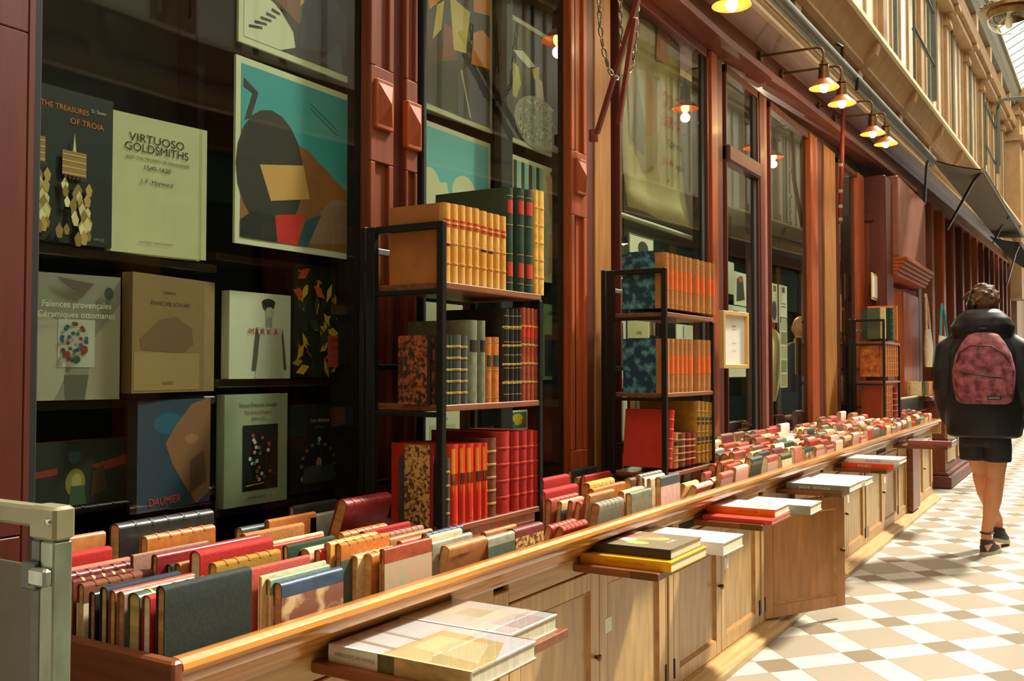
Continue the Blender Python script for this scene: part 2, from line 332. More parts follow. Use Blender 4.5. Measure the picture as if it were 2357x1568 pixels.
pillar(7,[('orange_bead',a,b,-1.768,ORW,None),('plum_strip',b,c,-1.785,PLUM,None)])
# transom of window 4 and frames
def window(n,pa,pb,X=GX,z0=GZ0,z1=GZ1,frame=PLUM,transom=None,glass=True,fw_=.02,dark=BLKD):
    ya,yb=ypix(pa,X),ypix(pb,X); w=empty('window_%d'%n,(0,0,0)); struct(w)
    f=MB(); 
    for args in ((ya,ya+fw_,z0,z1),(yb-fw_,yb,z0,z1),(ya,yb,z0,z0+.05),(ya,yb,z1-.05,z1)): f.bev(X-.03,X+.02,*args,.004)
    if transom: f.bev(X-.03,X+.04,ya,yb,transom-.05,transom+.05,.012)
    f.build('window_frame',frame,w)
    if glass: MB().box(X-.004,X,ya+fw_*.5,yb-fw_*.5,z0+.03,z1-.03).build('glass_pane',GLASS,w)
    return w
window(1,56,850,frame=BLKD); window(2,962,1316,frame=BLKD); window(3,1418,1625)
window(4,1666,1742,transom=at(1715,385,X=GX).z+.01); window(5,1768,1870); window(6,1926,1976)
# stall riser wall under the windows, ceiling and back of the shop
e=MB(); e.box(GX-.12,GX+.06,.2,10.6,0,.66); e.build('baseboard_left',REDY); struct(bpy.data.objects['baseboard_left'])
e=MB(); e.box(-5.1,-5.0,.2,25,0,3.3); e.build('wall_interior',M('teal_dark_wall',(56,78,70),.8,0,.2,(2,2,2))); struct(bpy.data.objects['wall_interior'])
e=MB(); e.box(-5.1,GX-.05,.2,26,3.0,3.1); e.build('ceiling_shop',M('shop_ceiling',(70,72,58),.8,0,.1)); struct(bpy.data.objects['ceiling_shop'])
e=MB(); e.box(-5.1,GX-.02,.2,.3,0,3.0); e.build('wall_near',BLKD); struct(bpy.data.objects['wall_near'])
# narrow bay with panelled side, then projecting door case (right of the third rack)
ya,yb=ypix(2001,-1.74),ypix(2042,-1.74)
w=empty('door_1',(0,0,0)); struct(w)
tz=at(2020,525,X=-1.74).z
MB().bev(-1.85,-1.74,ya,yb,.66,tz,.01).build('door_panel',REDW,w); m=MB(); m.bev(-1.75,-1.70,ya+.08,yb-.08,1.1,tz-.14,.012); m.build('raised_panel',ORW,w)
MB().bev(-1.85,-1.70,ya,yb,tz,tz+.1,.02).build('transom',PLUM,w); MB().box(-1.81,-1.80,ya,yb,tz+.1,2.98).build('glass_pane',GLASS,w)
ya,yb=ypix(2040,-1.6),ypix(2056,-1.6); yc=ypix(2120,-1.6)
w=empty('door_2',(0,0,0)); struct(w); sz0=at(2085,600,X=-1.55).z; sz1=at(2085,400,X=-1.55).z
MB().bev(-1.85,-1.6,ya,yb,0,3.0,.01).build('door_post',PLUM,w)
MB().bev(-1.85,-1.55,yb,yc,sz0,3.05,.01).build('sign_board',M('faded_red_board',(140,84,64),.6,0,.14,(5,5,5)),w)
m=MB(); 
for k in range(5): m.bev(-1.85,-1.47-.022*k,yb-.02,yc+.04,sz0-.034*k-.034,sz0-.034*k,.006)
m.build('hood_moulding',ORW,w)
yd=ypix(2078,-1.66); MB().bev(-1.85,-1.66,yd,yc+.2,0,sz0-.25,.01).build('pilaster',ORW,w)
MB().box(-1.81,-1.80,yb,yd,.2,sz0-.25).build('glass_pane',GLASS,w)
# the further shop fronts below the awnings
w=empty('wall_far_shops',(0,0,0)); struct(w); y=yc+.2; k=0
far=[PLUM,BLKD,REDW,BLKD,ORW,BLKD,REDW,PLUM]
while y<25.2:
    wd=.25 if k%2==0 else .8
    m=MB(); 
    if k%2==0: m.bev(-1.95,-1.66,y,y+wd,0,zz(3.0,y),.02)
    else: m.bev(-1.95,-1.84,y,y+wd,0,.6,.02); m.bev(-1.95,-1.80,y,y+wd,2.3,2.4,.02); m.bev(-1.95,-1.78,y,y+wd,2.85,zz(3.0,y),.02); m.bev(-1.95,-1.82,y+.35,y+.42,.6,3.0,.01)
    m.build('shop_front_bay',far[k%8] if k%2==0 else REDW,w); y+=wd; k+=1
MB().box(-1.90,-1.88,12.5,25.2,.5,3.3).build('glass_pane',M('dark_panes',(40,44,38),.15,0,.2),w)
# opposite side of the passage: reflected in the shop windows
w=empty('wall_opposite_shops',(0,0,0)); struct(w); y=Y0W; k=0
TEAL=M('teal_shopfront',(48,84,74),.7,0,.15)
pb=MB(); gb=MB(); tb=MB()
while y<Y1W:
    pb.box(2.45,2.62,y,y+.3,0,zz(2.98,y)); gb.box(2.60,2.64,y+.3,y+2.1,.7,2.6); tb.box(2.5,2.62,y+.3,y+2.1,0,.7); tb.box(2.5,2.62,y+.3,y+2.1,2.6,zz(2.98,y)); y+=2.1
pb.build('pilaster',GOLDW,w); gb.build('glass_pane',M('dark_panes2',(52,66,56),.6,0,.4,(1,1,1),spec=.2),w); tb.build('shop_front',TEAL,w)
# ------------------------------------------------ roller tube, awnings, arms, lamps
def lathe_at(prof,loc,name,mat,parent,n=20,smooth=True,cap=False):
    o=MB().lathe(prof,n,cap=cap).build(name,mat,parent,smooth); o.location=loc; return o
g=empty('awning_roller',(-1.5,8,0)); tag(g,'rolled grey awning tube running along the shop front above the brass lamps','awning roller')
P0=at(1790,0,X=-1.5); P1=at(2146,370,X=-1.5)
P0=P0+(P0-P1)*.4
def rel(o,p): return Vector(p)-o.location
MB().tube([rel(g,P0),rel(g,(P0+P1)/2+Vector((0,0,.0))),rel(g,P1)],.045,14).build('tube',M('rolled_grey_canvas',(96,98,90),.6,0,.25,(60,3,60)),g,True)
MB().tube([rel(g,P0+Vector((0,0,-.055))),rel(g,P1+Vector((0,0,-.055)))],.018,8).build('bottom_bar',M('grey_bar',(130,130,118),.5,.2,.1),g,True)
for p in ((1925,110),(1960,180)): 
    q=at(*p,X=-1.5); MB().tube([rel(g,q+Vector((0,0,.03))),rel(g,q+Vector((.04,0,0))),rel(g,q+Vector((.03,.02,-.09)))],.012,6).build('hook',BLK,g)
def awning(name,label,pts,Xw,Xo,rods,mat):
    "canvas stretched from the wall to an outer rail"
    (a,b),(c,d)=pts
    A=at(*a,X=Xw); B=at(*b,X=Xw); Cc=at(*c,X=Xo); D=at(*d,X=Xo)
    o=empty(name,(Xw,(A.y+B.y)/2,2.5)); tag(o,label,'awning','awnings over the further shops')
    m=MB(); n=6; vs=[];fs=[]
    for i in range(n+1):
        for j in range(n+1):
            s,t=i/n,j/n; p=(A*(1-s)+B*s)*(1-t)+(Cc*(1-s)+D*s)*t; p.z-=.02*math.sin(PI*t); vs.append(rel(o,p))
    k=len(vs); vs+=[v+Vector((0,0,.012)) for v in vs]
    for i in range(n):
        for j in range(n):
            q=(i*(n+1)+j,i*(n+1)+j+1,(i+1)*(n+1)+j+1,(i+1)*(n+1)+j); fs+=[q,tuple(x+k for x in reversed(q))]
    m.add(vs,fs); m.build('canvas',mat,o,True)
    MB().tube([rel(o,Cc),rel(o,D)],.022,8).build('front_rail',M('grey_bar',(130,130,118)),o,True)
    for (p0,X0,p1,X1) in rods:
        u=at(*p0,X=X0); v=at(*p1,X=X1); md=u*.8+v*.2+Vector((0,0,.05)); MB().tube([rel(o,u),rel(o,md),rel(o,v)],.017,6).build('arm',BLK,o,True)
    return o
CANV=M('brown_grey_canvas',(150,142,124),.8,0,.1,(6,6,6))
awning('awning','grey brown canvas awning stretched out beyond the door case, nearer of two',[((2143,368),(2290,545)),((2263,392),(2355,546))],-1.55,-.95,[((2262,392),-.97,(2180,528),-1.6),((2135,372),-1.4,(2128,470),-1.6),((2325,497),-.95,(2285,560),-1.6)],CANV)
awning('awning','small folded dark awning further down the passage behind the walking person',[((2278,545),(2330,600)),((2350,560),(2400,640))],-1.55,-.9,[((2345,566),-.92,(2318,655),-1.6)],M('dark_canvas',(60,62,56),.8,0,.1))
# ladder-like iron blind frames on the upper wall
def ladder(label,x0,x1,ytop,ybot,rungs,X):
    o=empty('blind_frame',at(x1,ybot,X=X)); tag(o,label,'iron frame')
    a0,a1=at(x0,ytop,X=X),at(x0+10,ybot,X=X); b0,b1=at(x1,ytop,X=X),at(x1+8,ybot,X=X)
    a1.y=a0.y;b1.y=b0.y
    GI=M('dark_grey_frame',(74,80,72),.5,.3,.1)
    MB().tube([rel(o,a0),rel(o,a1)],.012,6).build('rail',GI,o); MB().tube([rel(o,b0),rel(o,b1)],.028,8).build('rail',GI,o,True)
    for r in rungs:
        z=at(x1,r,X=X).z; MB().tube([rel(o,(X,a0.y,z)),rel(o,(X,b0.y,z))],.022,6).build('rung',GI,o,True)
ladder('dark grey ladder-like iron frame on the upper windows left of the hanging globe lamp',2102,2146,-60,240,[28,146],-1.45)
ladder('thin grey ladder-like iron frame on the upper windows, further and smaller one',2268,2297,235,395,[313,392],-1.45)
bar=MB().tube([at(2296,400,X=-1.4),at(2296,250,X=-1.4),at(2301,235,X=-1.35),at(2312,229,X=-1.2),at(2400,222,X=-.6)],.03,8).build('curved_iron_pipe',M('dark_grey_frame',(74,80,72)),None,True); tag(bar,'curved grey iron pipe bending out over the passage at the far upper windows','pipe')
# shop lamps on goosenecks
COPPER=M('copper_shade',(190,104,52),.45,.35,.15); BULB=M('lit_bulb',(255,206,120),.5,0,0,emit=26)
def shop_lamp(px,py,label,X=-1.36,wall=-1.742,side=-1):
    c=at(px,py,X=X); o=empty('gooseneck_lamp',c); tag(o,label,'lamp','brass gooseneck lamps over the shop windows')
    lathe_at([(.024,.115),(.03,.11),(.034,.05),(.036,.02),(.03,.016)],(0,0,0),'lamp_socket',BRASS,o,cap=True)
    lathe_at([(.036,.035),(.04,.03),(.085,-.012),(.088,-.018),(.082,-.014),(.036,.022)],(0,0,0),'lamp_shade',COPPER,o,28)
    lathe_at([(.0,-.045),(.014,-.042),(.024,-.028),(.028,-.01),(.022,.01),(.014,.02)],(0,0,0),'bulb',BULB,o,16)
    lathe_at([(.012,.115),(.03,.118),(.03,.128),(.014,.132),(.014,.15)],(0,0,0),'collar',BRASS,o)
    MB().tube([(0,0,.13),(0,0,.20),(-.012,0,.225),(-.04,0,.235),(wall-X,-.02,.235)],.008,8).build('curved_arm',BRASS,o,True)
    r=MB().lathe([(.0,0),(.03,0),(.032,.012),(.0,.016)],14).build('wall_plate',BRASS,o,True); r.location=(wall-X,-.02,.235); r.rotation_euler=(0,PI/2,0)
    l=bpy.data.lights.new('lamp_light','POINT'); l.energy=5; l.color=(1,.62,.28); l.shadow_soft_size=.03
    lo=bpy.data.objects.new('lamp_light',l); COL.objects.link(lo); lo.parent=o; lo.location=(0,0,-.075)
shop_lamp(1897,196,'lit brass gooseneck lamp, higher left one of the first pair right of the framed windows')
shop_lamp(1938,233,'lit brass gooseneck lamp, lower right one of the first pair right of the framed windows')
shop_lamp(2009,303,'lit brass gooseneck lamp, left one of the far pair by the door case')
shop_lamp(2039,327,'lit brass gooseneck lamp, right one of the far pair by the door case')
shop_lamp(1684,4,'lit copper lamp cut off by the top edge of the photo')
# hanging globe lanterns
def lantern(c,label,r=.21,far=None):
    o=empty('globe_lantern',c); tag(o,label,'lantern')
    lathe_at([(r*.55,r*1.15),(r*1.0,r*.95),(r*1.35,r*.62),(r*1.35,r*.45),(r*1.05,r*.42),(r*1.0,r*.1),(r*.92,r*.08)],(0,0,0),'metal_collar',BRASS,o,28)
    m=MB(); 
    for k in range(18):
        a=k*PI/9; m.lathe([(0,.05*r),(.07*r,0),(0,-.1*r)],6,T=Matrix.Translation((r*1.33*math.cos(a),r*1.33*math.sin(a),r*.72)))
    m.build('crown_leaves',BRASS,o)
    prof=[(r*math.sin(t),-r*.75*math.cos(t)+r*.05) for t in [i*PI/2/9*1.05 for i in range(10)]]
    lathe_at(prof,(0,0,0),'glass_globe',glassmat('globe_glass',(.9,.92,.88),3.0),o,28)
    lathe_at([(0,-.1),(.03,-.08),(.04,-.02),(.02,.06),(.02,.2)],(0,0,0),'bulb',M('frosted_bulb',(236,226,196),.3,0,0),o,14)
    MB().tube([(0,0,r*1.1),(0,0,3.0)],.014,6).build('rod',BRASS,o)
lantern(at(2322,46,Y=11.5),'large glass globe lantern in a dark metal crown hanging under the glass roof')
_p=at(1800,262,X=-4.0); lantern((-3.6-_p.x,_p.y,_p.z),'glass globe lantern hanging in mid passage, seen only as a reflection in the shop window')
# awning arms and chain at the oak pillar between posters and banner
AR=M('red_iron_bar',(124,52,40),.45,.2,.15)
o=empty('wall_bracket',at(1372,310,X=-1.66)); tag(o,'folded pair of red painted iron awning arms on the oak pillar','awning arm')
def strip(p0,p1,w,X0,X1,name):
    a,b=at(*p0,X=X0),at(*p1,X=X1); d=(b-a); L=d.length; uy=d.normalized(); ux=Vector((1,0,0)); ux=(ux-uy*ux.dot(uy)).normalized(); T=T3(a-o.location,ux,uy)
    MB().bev(-.008,.008,0,L,-w/2,w/2,.002,T=T).build(name,AR,o)
strip((1374,308),(1474,-20),.026,-1.64,-1.40,'arm_bar'); strip((1424,285),(1462,40),.026,-1.56,-1.42,'arm_bar')
MB().tube([rel(o,at(1366,300,X=-1.72)),rel(o,at(1366,325,X=-1.72))],.02,8).build('pivot',AR,o)
def chain(label,pts,X,r=.0042):
    P=[at(*p,X=X) for p in pts]; o=empty('iron_chain',P[0]); tag(o,label,'chain'); m=MB(); k=0
    # resample
    Q=[P[0]]; step=.026
    for a,b in zip(P,P[1:]):
        n=max(1,int((b-a).length/step)); Q+=[a+(b-a)*(i+1)/n for i in range(n)]
    for a,b in zip(Q,Q[1:]):
        c=(a+b)/2-o.location; d=(b-a).normalized(); s=d.cross(Vector((1,0,0))).normalized() if k%2 else d.cross(d.cross(Vector((1,0,0)))).normalized(); k+=1
        m.tube([c+d*(.018*math.cos(t))+s*(.008*math.sin(t)) for t in [i*PI/4 for i in range(8)]],r*.8,5,closed=True)
    m.build('chain_links',M('grey_chain',(126,118,96),.4,.6,.2),o,True)
chain('long slack iron chain looped over the red awning arms',[(1379,-10),(1381,60),(1388,110),(1400,155),(1412,178),(1425,181),(1440,174),(1452,160),(1458,140),(1463,90),(1466,30),(1470,-10)],-1.52)
chain('short straight iron chain hanging left of the red awning arms',[(1427,-10),(1429,60),(1431,112)],-1.52)
o=empty('wall_bracket',at(1930,515,X=-1.66)); tag(o,'thin dark red iron awning bar with bolts right of the golden pilaster','awning arm')
MB().tube([rel(o,at(1941,250,X=-1.6)),rel(o,at(1937,400,X=-1.62)),rel(o,at(1932,515,X=-1.66))],.016,8).build('arm_bar',AR,o,True)
for py in (380,440,475,505): q=at(1935,py,X=-1.61); MB().box(*[v for c in rel(o,q) for v in (c-.012,c+.012)]).build('bolt',STEEL,o)
# ------------------------------------------------ books
PAL={ # sRGB cover colours
 'black':(34,34,30),'darkgreen':(38,58,42),'greenblack':(44,50,44),'green':(60,88,60),'palegreen':(120,140,112),'teal':(66,124,110),
 'navy':(34,44,60),'blue':(54,70,92),'red':(166,34,28),'scarlet':(196,48,24),'crimson':(136,32,34),'pink':(192,106,88),'rose':(176,76,64),'maroon':(104,40,38),
 'brown':(112,64,40),'tan':(174,112,60),'orange':(186,108,46),'vellum':(222,172,82),'mustard':(156,114,36),'cream':(214,188,138),'grey':(140,138,120),
 'greygreen':(112,116,92),'redbrown':(150,66,40),'white':(232,226,208),'yellow':(226,206,120),'mauve':(150,110,96),'palepink':(222,170,152),'slate':(74,78,76)}
def leather(c):
    return M('leather_'+c,PAL[c],.42,0,.22,(45,45,45),.12,.5,coat=.12)
def cloth(c): return M('cloth_'+c,PAL[c],.75,0,.16,(150,150,150),.05,.25)
PAPERS={'tanboard':M('orange_tan_boards',(170,104,50),.5,0,.18,(14,14,14)),'speckle':M('speckled_boards',(92,50,30),.6,0,0,(110,110,110),col2=(216,170,100),contrast=(.42,.58),detail=3),
 'red_speckle':M('dark_marbled_boards',(44,40,28),.6,0,0,(90,90,90),col2=(178,90,50),contrast=(.42,.62),detail=3),
 'blue_marble':M('blue_marbled_boards',(24,58,80),.5,0,0,(34,34,34),col2=(90,150,150),contrast=(.46,.66),detail=5),
 'brown_marble':M('brown_marbled_boards',(132,84,66),.5,0,0,(24,24,24),col2=(206,176,130),contrast=(.48,.64),detail=6),
 'rust_marble':M('rust_marbled_boards',(150,70,26),.5,0,0,(26,26,26),col2=(206,132,48),contrast=(.4,.66),detail=6),
 'tweed':M('tweed_boards',(152,168,132),.8,0,0,(10,10,240),col2=(206,150,128),contrast=(.35,.65),detail=2),
 'greypaper':M('grey_paper_boards',(128,118,92),.7,0,.12,(40,40,40)),
 'pinkpaper':M('pink_paper_boards',(214,172,158),.7,0,.12,(40,40,40)),
 'palepaper':M('pale_paper_boards',(220,196,150),.7,0,.12,(40,40,40)),
 'greenpaper':M('green_paper_boards',(78,90,70),.7,0,.12,(40,40,40)),
 'gold_tan':M('stained_tan_boards',(196,138,84),.6,0,0,(22,22,8),col2=(96,56,48),contrast=(.52,.75))}
def arc(w,t,b,c=0,n=8): return [(w-b+(b-c)*math.cos(a),(t/2-c)*math.sin(a)) for a in [-PI/2+PI*i/n for i in range(n+1)]]
def book_mesh_cover(h,w,t,strip,b):
    c=.0024; o=[(0,-t/2),(w*strip,-t/2)]+arc(w,t,b)+[(w*strip,t/2),(0,t/2)]
    i=[(0,-t/2+c),(w*strip,-t/2+c)]+arc(w,t,b,c)+[(w*strip,t/2-c),(0,t/2-c)]
    n=len(o); vs=[(x,y,z) for z in (0,h) for x,y in o]+[(x,y,z) for z in (0,h) for x,y in i]; fs=[];mi=[]
    for k in range(n-1):
        m=1 if k in (0,n-2) else 0
        fs.append((k,k+1,n+k+1,n+k)); fs.append((2*n+k+1,2*n+k,3*n+k,3*n+k+1)); fs.append((k+1,k,2*n+k,2*n+k+1)); fs.append((n+k,n+k+1,3*n+k+1,3*n+k)); mi+=[m,m,m,m]
    fs.append((0,n,3*n,2*n)); fs.append((n-1,2*n+n-1,3*n+n-1,n+n-1)); mi+=[1,1]
    return vs,fs,mi
def book(Tm,h,w,t,lea,paper=None,page=PAGE,bands=0,bandmat=None,label=None,gilt=0,lab='',group=None,name='book',strip=.76,bulge=.28,flatspine=False):
    "h along the spine, w spine to fore-edge, t thickness"
    o=empty(name); o.matrix_world=Tm; b=t*(bulge if not flatspine else .04)
    vs,fs,mi=book_mesh_cover(h,w,t,strip,b)
    mb=MB(); mb.add(vs,fs,mi); mb.build('cover',[lea,paper or lea],o,True,50)
    c=.003; pts=[(.004,-t/2+c)]+arc(w,t,b,c)+[(.004,t/2-c)]
    MB().prism(pts,.003,h-.003,'z').build('page_block',page,o)
    if bands:
        mb=MB(); r=.0015
        for k in range(bands):
            z=h*(k+1)/(bands+1); p=arc(w+r,t+2*r*.4,b+r); q=arc(w-.001,t-.001,b); n=len(p)
            vs=[(x,y,z-.0025) for x,y in p]+[(x,y,z+.0025) for x,y in p]+[(x,y,z-.0035) for x,y in q]+[(x,y,z+.0035) for x,y in q]; fs=[]
            for i in range(n-1): fs+=[(i,i+1,n+i+1,n+i),(2*n+i,2*n+i+1,i+1,i),(n+i,n+i+1,3*n+i+1,3*n+i)]
            mb.add(vs,fs)
        mb.build('raised_bands',bandmat or lea,o,True,60)
    def patch(nm,z0,z1,mat,rr=.0006):
        p=arc(w+rr,t*.97,b+rr); n=len(p); MB().add([(x,y,z0) for x,y in p]+[(x,y,z1) for x,y in p],[(i,i+1,n+i+1,n+i) for i in range(n-1)]).build(nm,mat,o,True,80)
    if label:
        for (z0,z1,mt) in label: patch('spine_label',z0*h,z1*h,mt)
    if gilt:
        for k in range(gilt): z=h*(.08+.84*k/(max(1,gilt-1))); patch('gilt_line',z-.0012,z+.0012,GILT,.0009)
    tag(o,lab,'book',group); return o
def T_up(x,y,z,rz=0,lean=0):
    "upright on a shelf, spine facing the passage; x is the spine face"
    return Matrix.Translation((x,y,z))@Matrix.Rotation(rz,4,'Z')@Matrix.Rotation(lean,4,'X')
R_TRAY=Matrix(((0,1,0,0),(0,0,1,0),(1,0,0,0),(0,0,0,1)))
def T_tray(x,y,z,lean=0,rz=0):
    "spine up in the trough, x = middle of the thickness, y = near end"
    return Matrix.Translation((x,y,z))@Matrix.Rotation(rz,4,'Z')@Matrix.Rotation(lean,4,'Y')@R_TRAY
R_FLAT=Matrix(((0,0,-1,0),(-1,0,0,0),(0,1,0,0),(0,0,0,1)))
# ------------------------------------------------ the long trough counter
ct=empty('book_trough',(-1.33,1.02,.757)); tag(ct,'very long varnished oak book trough with a moulded front rail, full of old books','trough')
Y0C,Y1C=1.02,9.85
prof=[(-1.238,.745),(-1.240,.754),(-1.250,.761),(-1.265,.762),(-1.279,.757),(-1.284,.748),(-1.285,.715),(-1.304,.697),(-1.345,.684),(-1.345,.655),(-1.329,.656),(-1.328,.663),(-1.318,.668),(-1.309,.680),(-1.296,.694),(-1.278,.706),(-1.262,.714),(-1.258,.722),(-1.258,.730),(-1.247,.735)]
TF=.70
def crel(mb): mb.v=[(x+1.33,y-1.02,z-.757) for x,y,z in mb.v]; return mb
crel(MB().prism(list(reversed(prof)),Y0C+.014,Y1C)).build('front_rail',RAIL,ct,True,30)
crel(MB().bev(-1.70,-1.237,Y0C-.008,Y0C+.0135,.64,.762,.004)).build('end_board',OAKD,ct)
crel(MB().bev(-1.70,-1.25,Y1C-.022,Y1C,.62,.757,.006)).build('end_board',OAKY,ct)
crel(MB().bev(-1.70,-1.68,Y0C+.022,Y1C-.022,.62,.80,.004)).build('back_board',OAKD,ct)
crel(MB().box(-1.68,-1.306,Y0C+.022,Y1C-.022,.683,TF)).build('tray_floor',OAKD,ct)
# cabinets below
XC=-1.33
posts=[1.02,2.13,3.28,4.40,5.56,6.76,8.0]
def door(parent,y0,y1,knobside,loc=None,rot=0,mat=OAK,pan=OAKP,note=False,handle=True):
    d=empty('door',(0,0,0)); d.parent=parent
    # local: hinge at y=0
    w=y1-y0; m=MB(); z0,z1=.06,.60; s=.058
    for a in ((0,s,z0,z1),(w-s,w,z0,z1),(s,w-s,z0,z0+s),(s,w-s,z1-s,z1)): m.bev(-.02,0,*a,.002)
    m.build('door_frame',mat,d)
    m=MB(); q=.012
    m.add([(0,s,z0+s),(0,w-s,z0+s),(0,w-s,z1-s),(0,s,z1-s),(-.012,s+q,z0+s+q),(-.012,w-s-q,z0+s+q),(-.012,w-s-q,z1-s-q),(-.012,s+q,z1-s-q)],[(0,1,5,4),(1,2,6,5),(2,3,7,6),(3,0,4,7)])
    m.build('panel_moulding',M('worn_oak_moulding',(176,124,66),.4,0,.2),d)
    MB().box(-.018,-.012,s,w-s,z0+s,z1-s).build('panel',pan,d)
    if handle:
        ky=w-.028 if knobside>0 else .028
        k=MB().lathe([(0,.022),(.008,.021),(.011,.014),(.006,.006),(.006,0)],12).build('knob',BRASS,d,True); k.location=(0,ky,.335); k.rotation_euler=(0,PI/2,0)
    for hz in (.13,.53):
        yy=.0 if knobside>0 else w
        MB().bev(-.002,.005,yy-.005,yy+.005,hz-.035,hz+.035,.001).build('hinge',BLK,d)
    if note: MB().box(0,.0012,w*.5 if knobside>0 else .035,w*.5+.05 if knobside>0 else .085,.39,.435).build('paper_note',WHITE,d)
    if rot: d.location=loc; d.rotation_euler=(0,0,rot)
    else: d.location=(0,y0-parent.location.y,0)
    return d
desc=['nearest oak cabinet under the trough, below the large clear-wrapped books','oak cabinet with a white paper note, below the black and yellow picture books','oak cabinet between the yellow book shelf and the wide open door',
 'oak cabinet whose left door stands wide open towards the passage','oak cabinet below the pull-out shelf with the orange-red book','oak cabinet just left of the projecting dark pilaster','narrow last oak cabinet at the far end of the trough']
ends=posts[1:]+[9.85]
PULLY=[1.40,2.53,3.66,4.82,5.98]
for i,(ya,yb) in enumerate(zip(posts,ends)):
    c=empty('cabinet',(XC,ya,0)); tag(c,desc[i],'cabinet')
    pw=.075; L=yb-ya
    fa=0 if i==0 else pw/2; 
    m=MB(); m.bev(-.36,-.02,fa if i==0 else -.0375,L-.0375,.02,.62,.003); m.build('carcass',OAKD,c)
    m=MB()
    for a,b in (( (0,.05) if i==0 else (-.0375,.0375)),):
        m.bev(-.025,0,a,b,.05,.64,.003); m.bev(0,.006,a+.018,b-.018,.10,.60,.003)
    if i==6: MB().bev(-.025,0,L-.03,L,.05,.64,.003).build('post',OAK,c); MB().bev(-.02,.045,.42,.78,.06,.655,.006).build('projecting_pilaster',OAKD,c)
    m.build('post',OAK,c)
    m=MB(); a0=.05 if i==0 else .0375
    e_=-.0375 if i<6 else -.03
    m.bev(-.02,0,a0,L+e_,.605,.668,.002); m.build('top_rail',OAKY,c)
    m=MB(); m.bev(-.02,0,a0,L+e_,.045,.058,.002); m.prism([(-.02,0),(.085,0),(.085,.075),(.078,.085),(.055,.09),(.05,.10),(.03,.105),(.0,.118),(-.02,.118)][::-1] if False else [(-.02,-.0),(.075,-.0),(.075,.028),(.068,.034),(.045,.036),(.035,.046),(.012,.05),(-.02,.05)],-.0375 if i else 0,L-.0375 if i<6 else L); m.build('plinth',OAKY,c,False)
    if i<6: y1=a0+ya; y2=yb-.0375
    else: y1=ya+.80; y2=yb-.03
    mid=(y1+y2)/2
    if i==6:
        door(c,ya+.045,ya+.41,-1,handle=False)
    if i==3:
        door(c,mid+.002,y2,-1,handle=False)
        ang=-math.radians(26)
        d=door(c,y1,mid-.002,1,loc=(.0,y1-ya+.002,0),rot=-math.radians(29),mat=OAKDOOR,pan=OAKDOOR)
    else:
        door(c,y1+.002,mid-.002,1); door(c,mid+.002,y2-.002,-1,handle=False,note=i in(1,2,4,5))
# slots of the pushed-in shelves
for px,py,lab in ((1600,1148,'dark slot of a closed pull-out shelf above the open cabinet door'),(2028,1032,'dark slot of a closed pull-out shelf left of the projecting pilaster')):
    q=at(px,py,X=XC); o=MB().bev(XC-.01,XC+.002,q.y-.17,q.y+.17,.618,.646,.001).build('shelf_slot',BLKD); tag(o,lab,'slot')
# second counter further on
o=empty('cabinet',(-1.33,10.75,0)); tag(o,'red brown cabinet counter of the next shop behind the end of the long trough','cabinet')
m=MB(); m.bev(-.30,.0,0,2.6,.1,.86,.006); m.build('carcass',REDW,o)
m=MB(); m.bev(-.32,.06,-.04,2.64,0,.13,.012); m.bev(-.31,.03,-.02,2.62,.13,.17,.01); m.build('plinth',REDY,o)
m=MB(); m.bev(-.32,.03,-.03,2.64,.86,.90,.008); m.build('worktop',REDY,o)
m=MB()
for k in range(3): m.bev(-.005,.012,.12+k*.85,.75+k*.85,.25,.78,.008)
m.build('front_panel',OAKP,o)
# ------------------------------------------------ pull-out shelves with picture books
def pull(i,yn,wd,lab,x1=-1.0,z=.645):
    o=empty('pull_out_shelf',(-1.33,yn,z)); tag(o,lab,'shelf','pull-out shelves of the trough')
    MB().bev(0,x1+1.33,0,wd,-.022,0,.002).build('shelf_board',PULL,o); MB().bev(x1+1.33-.085,x1+1.33+.001,-.001,.0,-.0215,-.001,.0004).build('breadboard_end',BRASS,o)
    return o
def flat(yn,xl,L,w,t,z,lea,lab,page=PAGEL,grp=None,shapes=(),spine_txt=None,rz=0,wrap=False,cover=None,flatspine=True):
    "picture book lying flat, spine towards the camera; yn = spine y, xl = left end x"
    Tm=Matrix.Translation((xl,yn,z+t/2))@Matrix.Rotation(rz,4,'Z')@Matrix(((0,0,1,w*0),(-1,0,0,w),(0,-1,0,0),(0,0,0,1)))
    o=book(Tm,L,w,t,lea,cover,page=page,lab=lab,group=grp,name='picture_book',flatspine=flatspine,strip=.93)
    # top face: local y=-t/2 ; u along +z (x world), v along -x (y world)
    if shapes: art(o,L,w,shapes,T3((w,-t/2,0),(0,0,1),(-1,0,0)),name='cover_picture')
    if spine_txt:
        mb=MB(); tx,sz,cl,rot,off=spine_txt; textmesh(mb,tx,sz,T3((w+.0012,0,L*off),(0,0,1),(0,-1,0))@Matrix.Rotation(rot,4,'Z')); mb.build('spine_lettering',M('print_%d_%d_%d'%cl,cl,.5,0,0),o)
    if wrap:
        m=MB(); m.bev(-.003,w+.003,-t/2-.003,t/2+.003,-.003,L+.003,.004); k=m.build('clear_wrap',PLASTIC,o)
    return o
S1=pull(0,1.42,.48,'nearest pull-out shelf, at the bottom edge of the photo under two clear-wrapped books',-1.01)
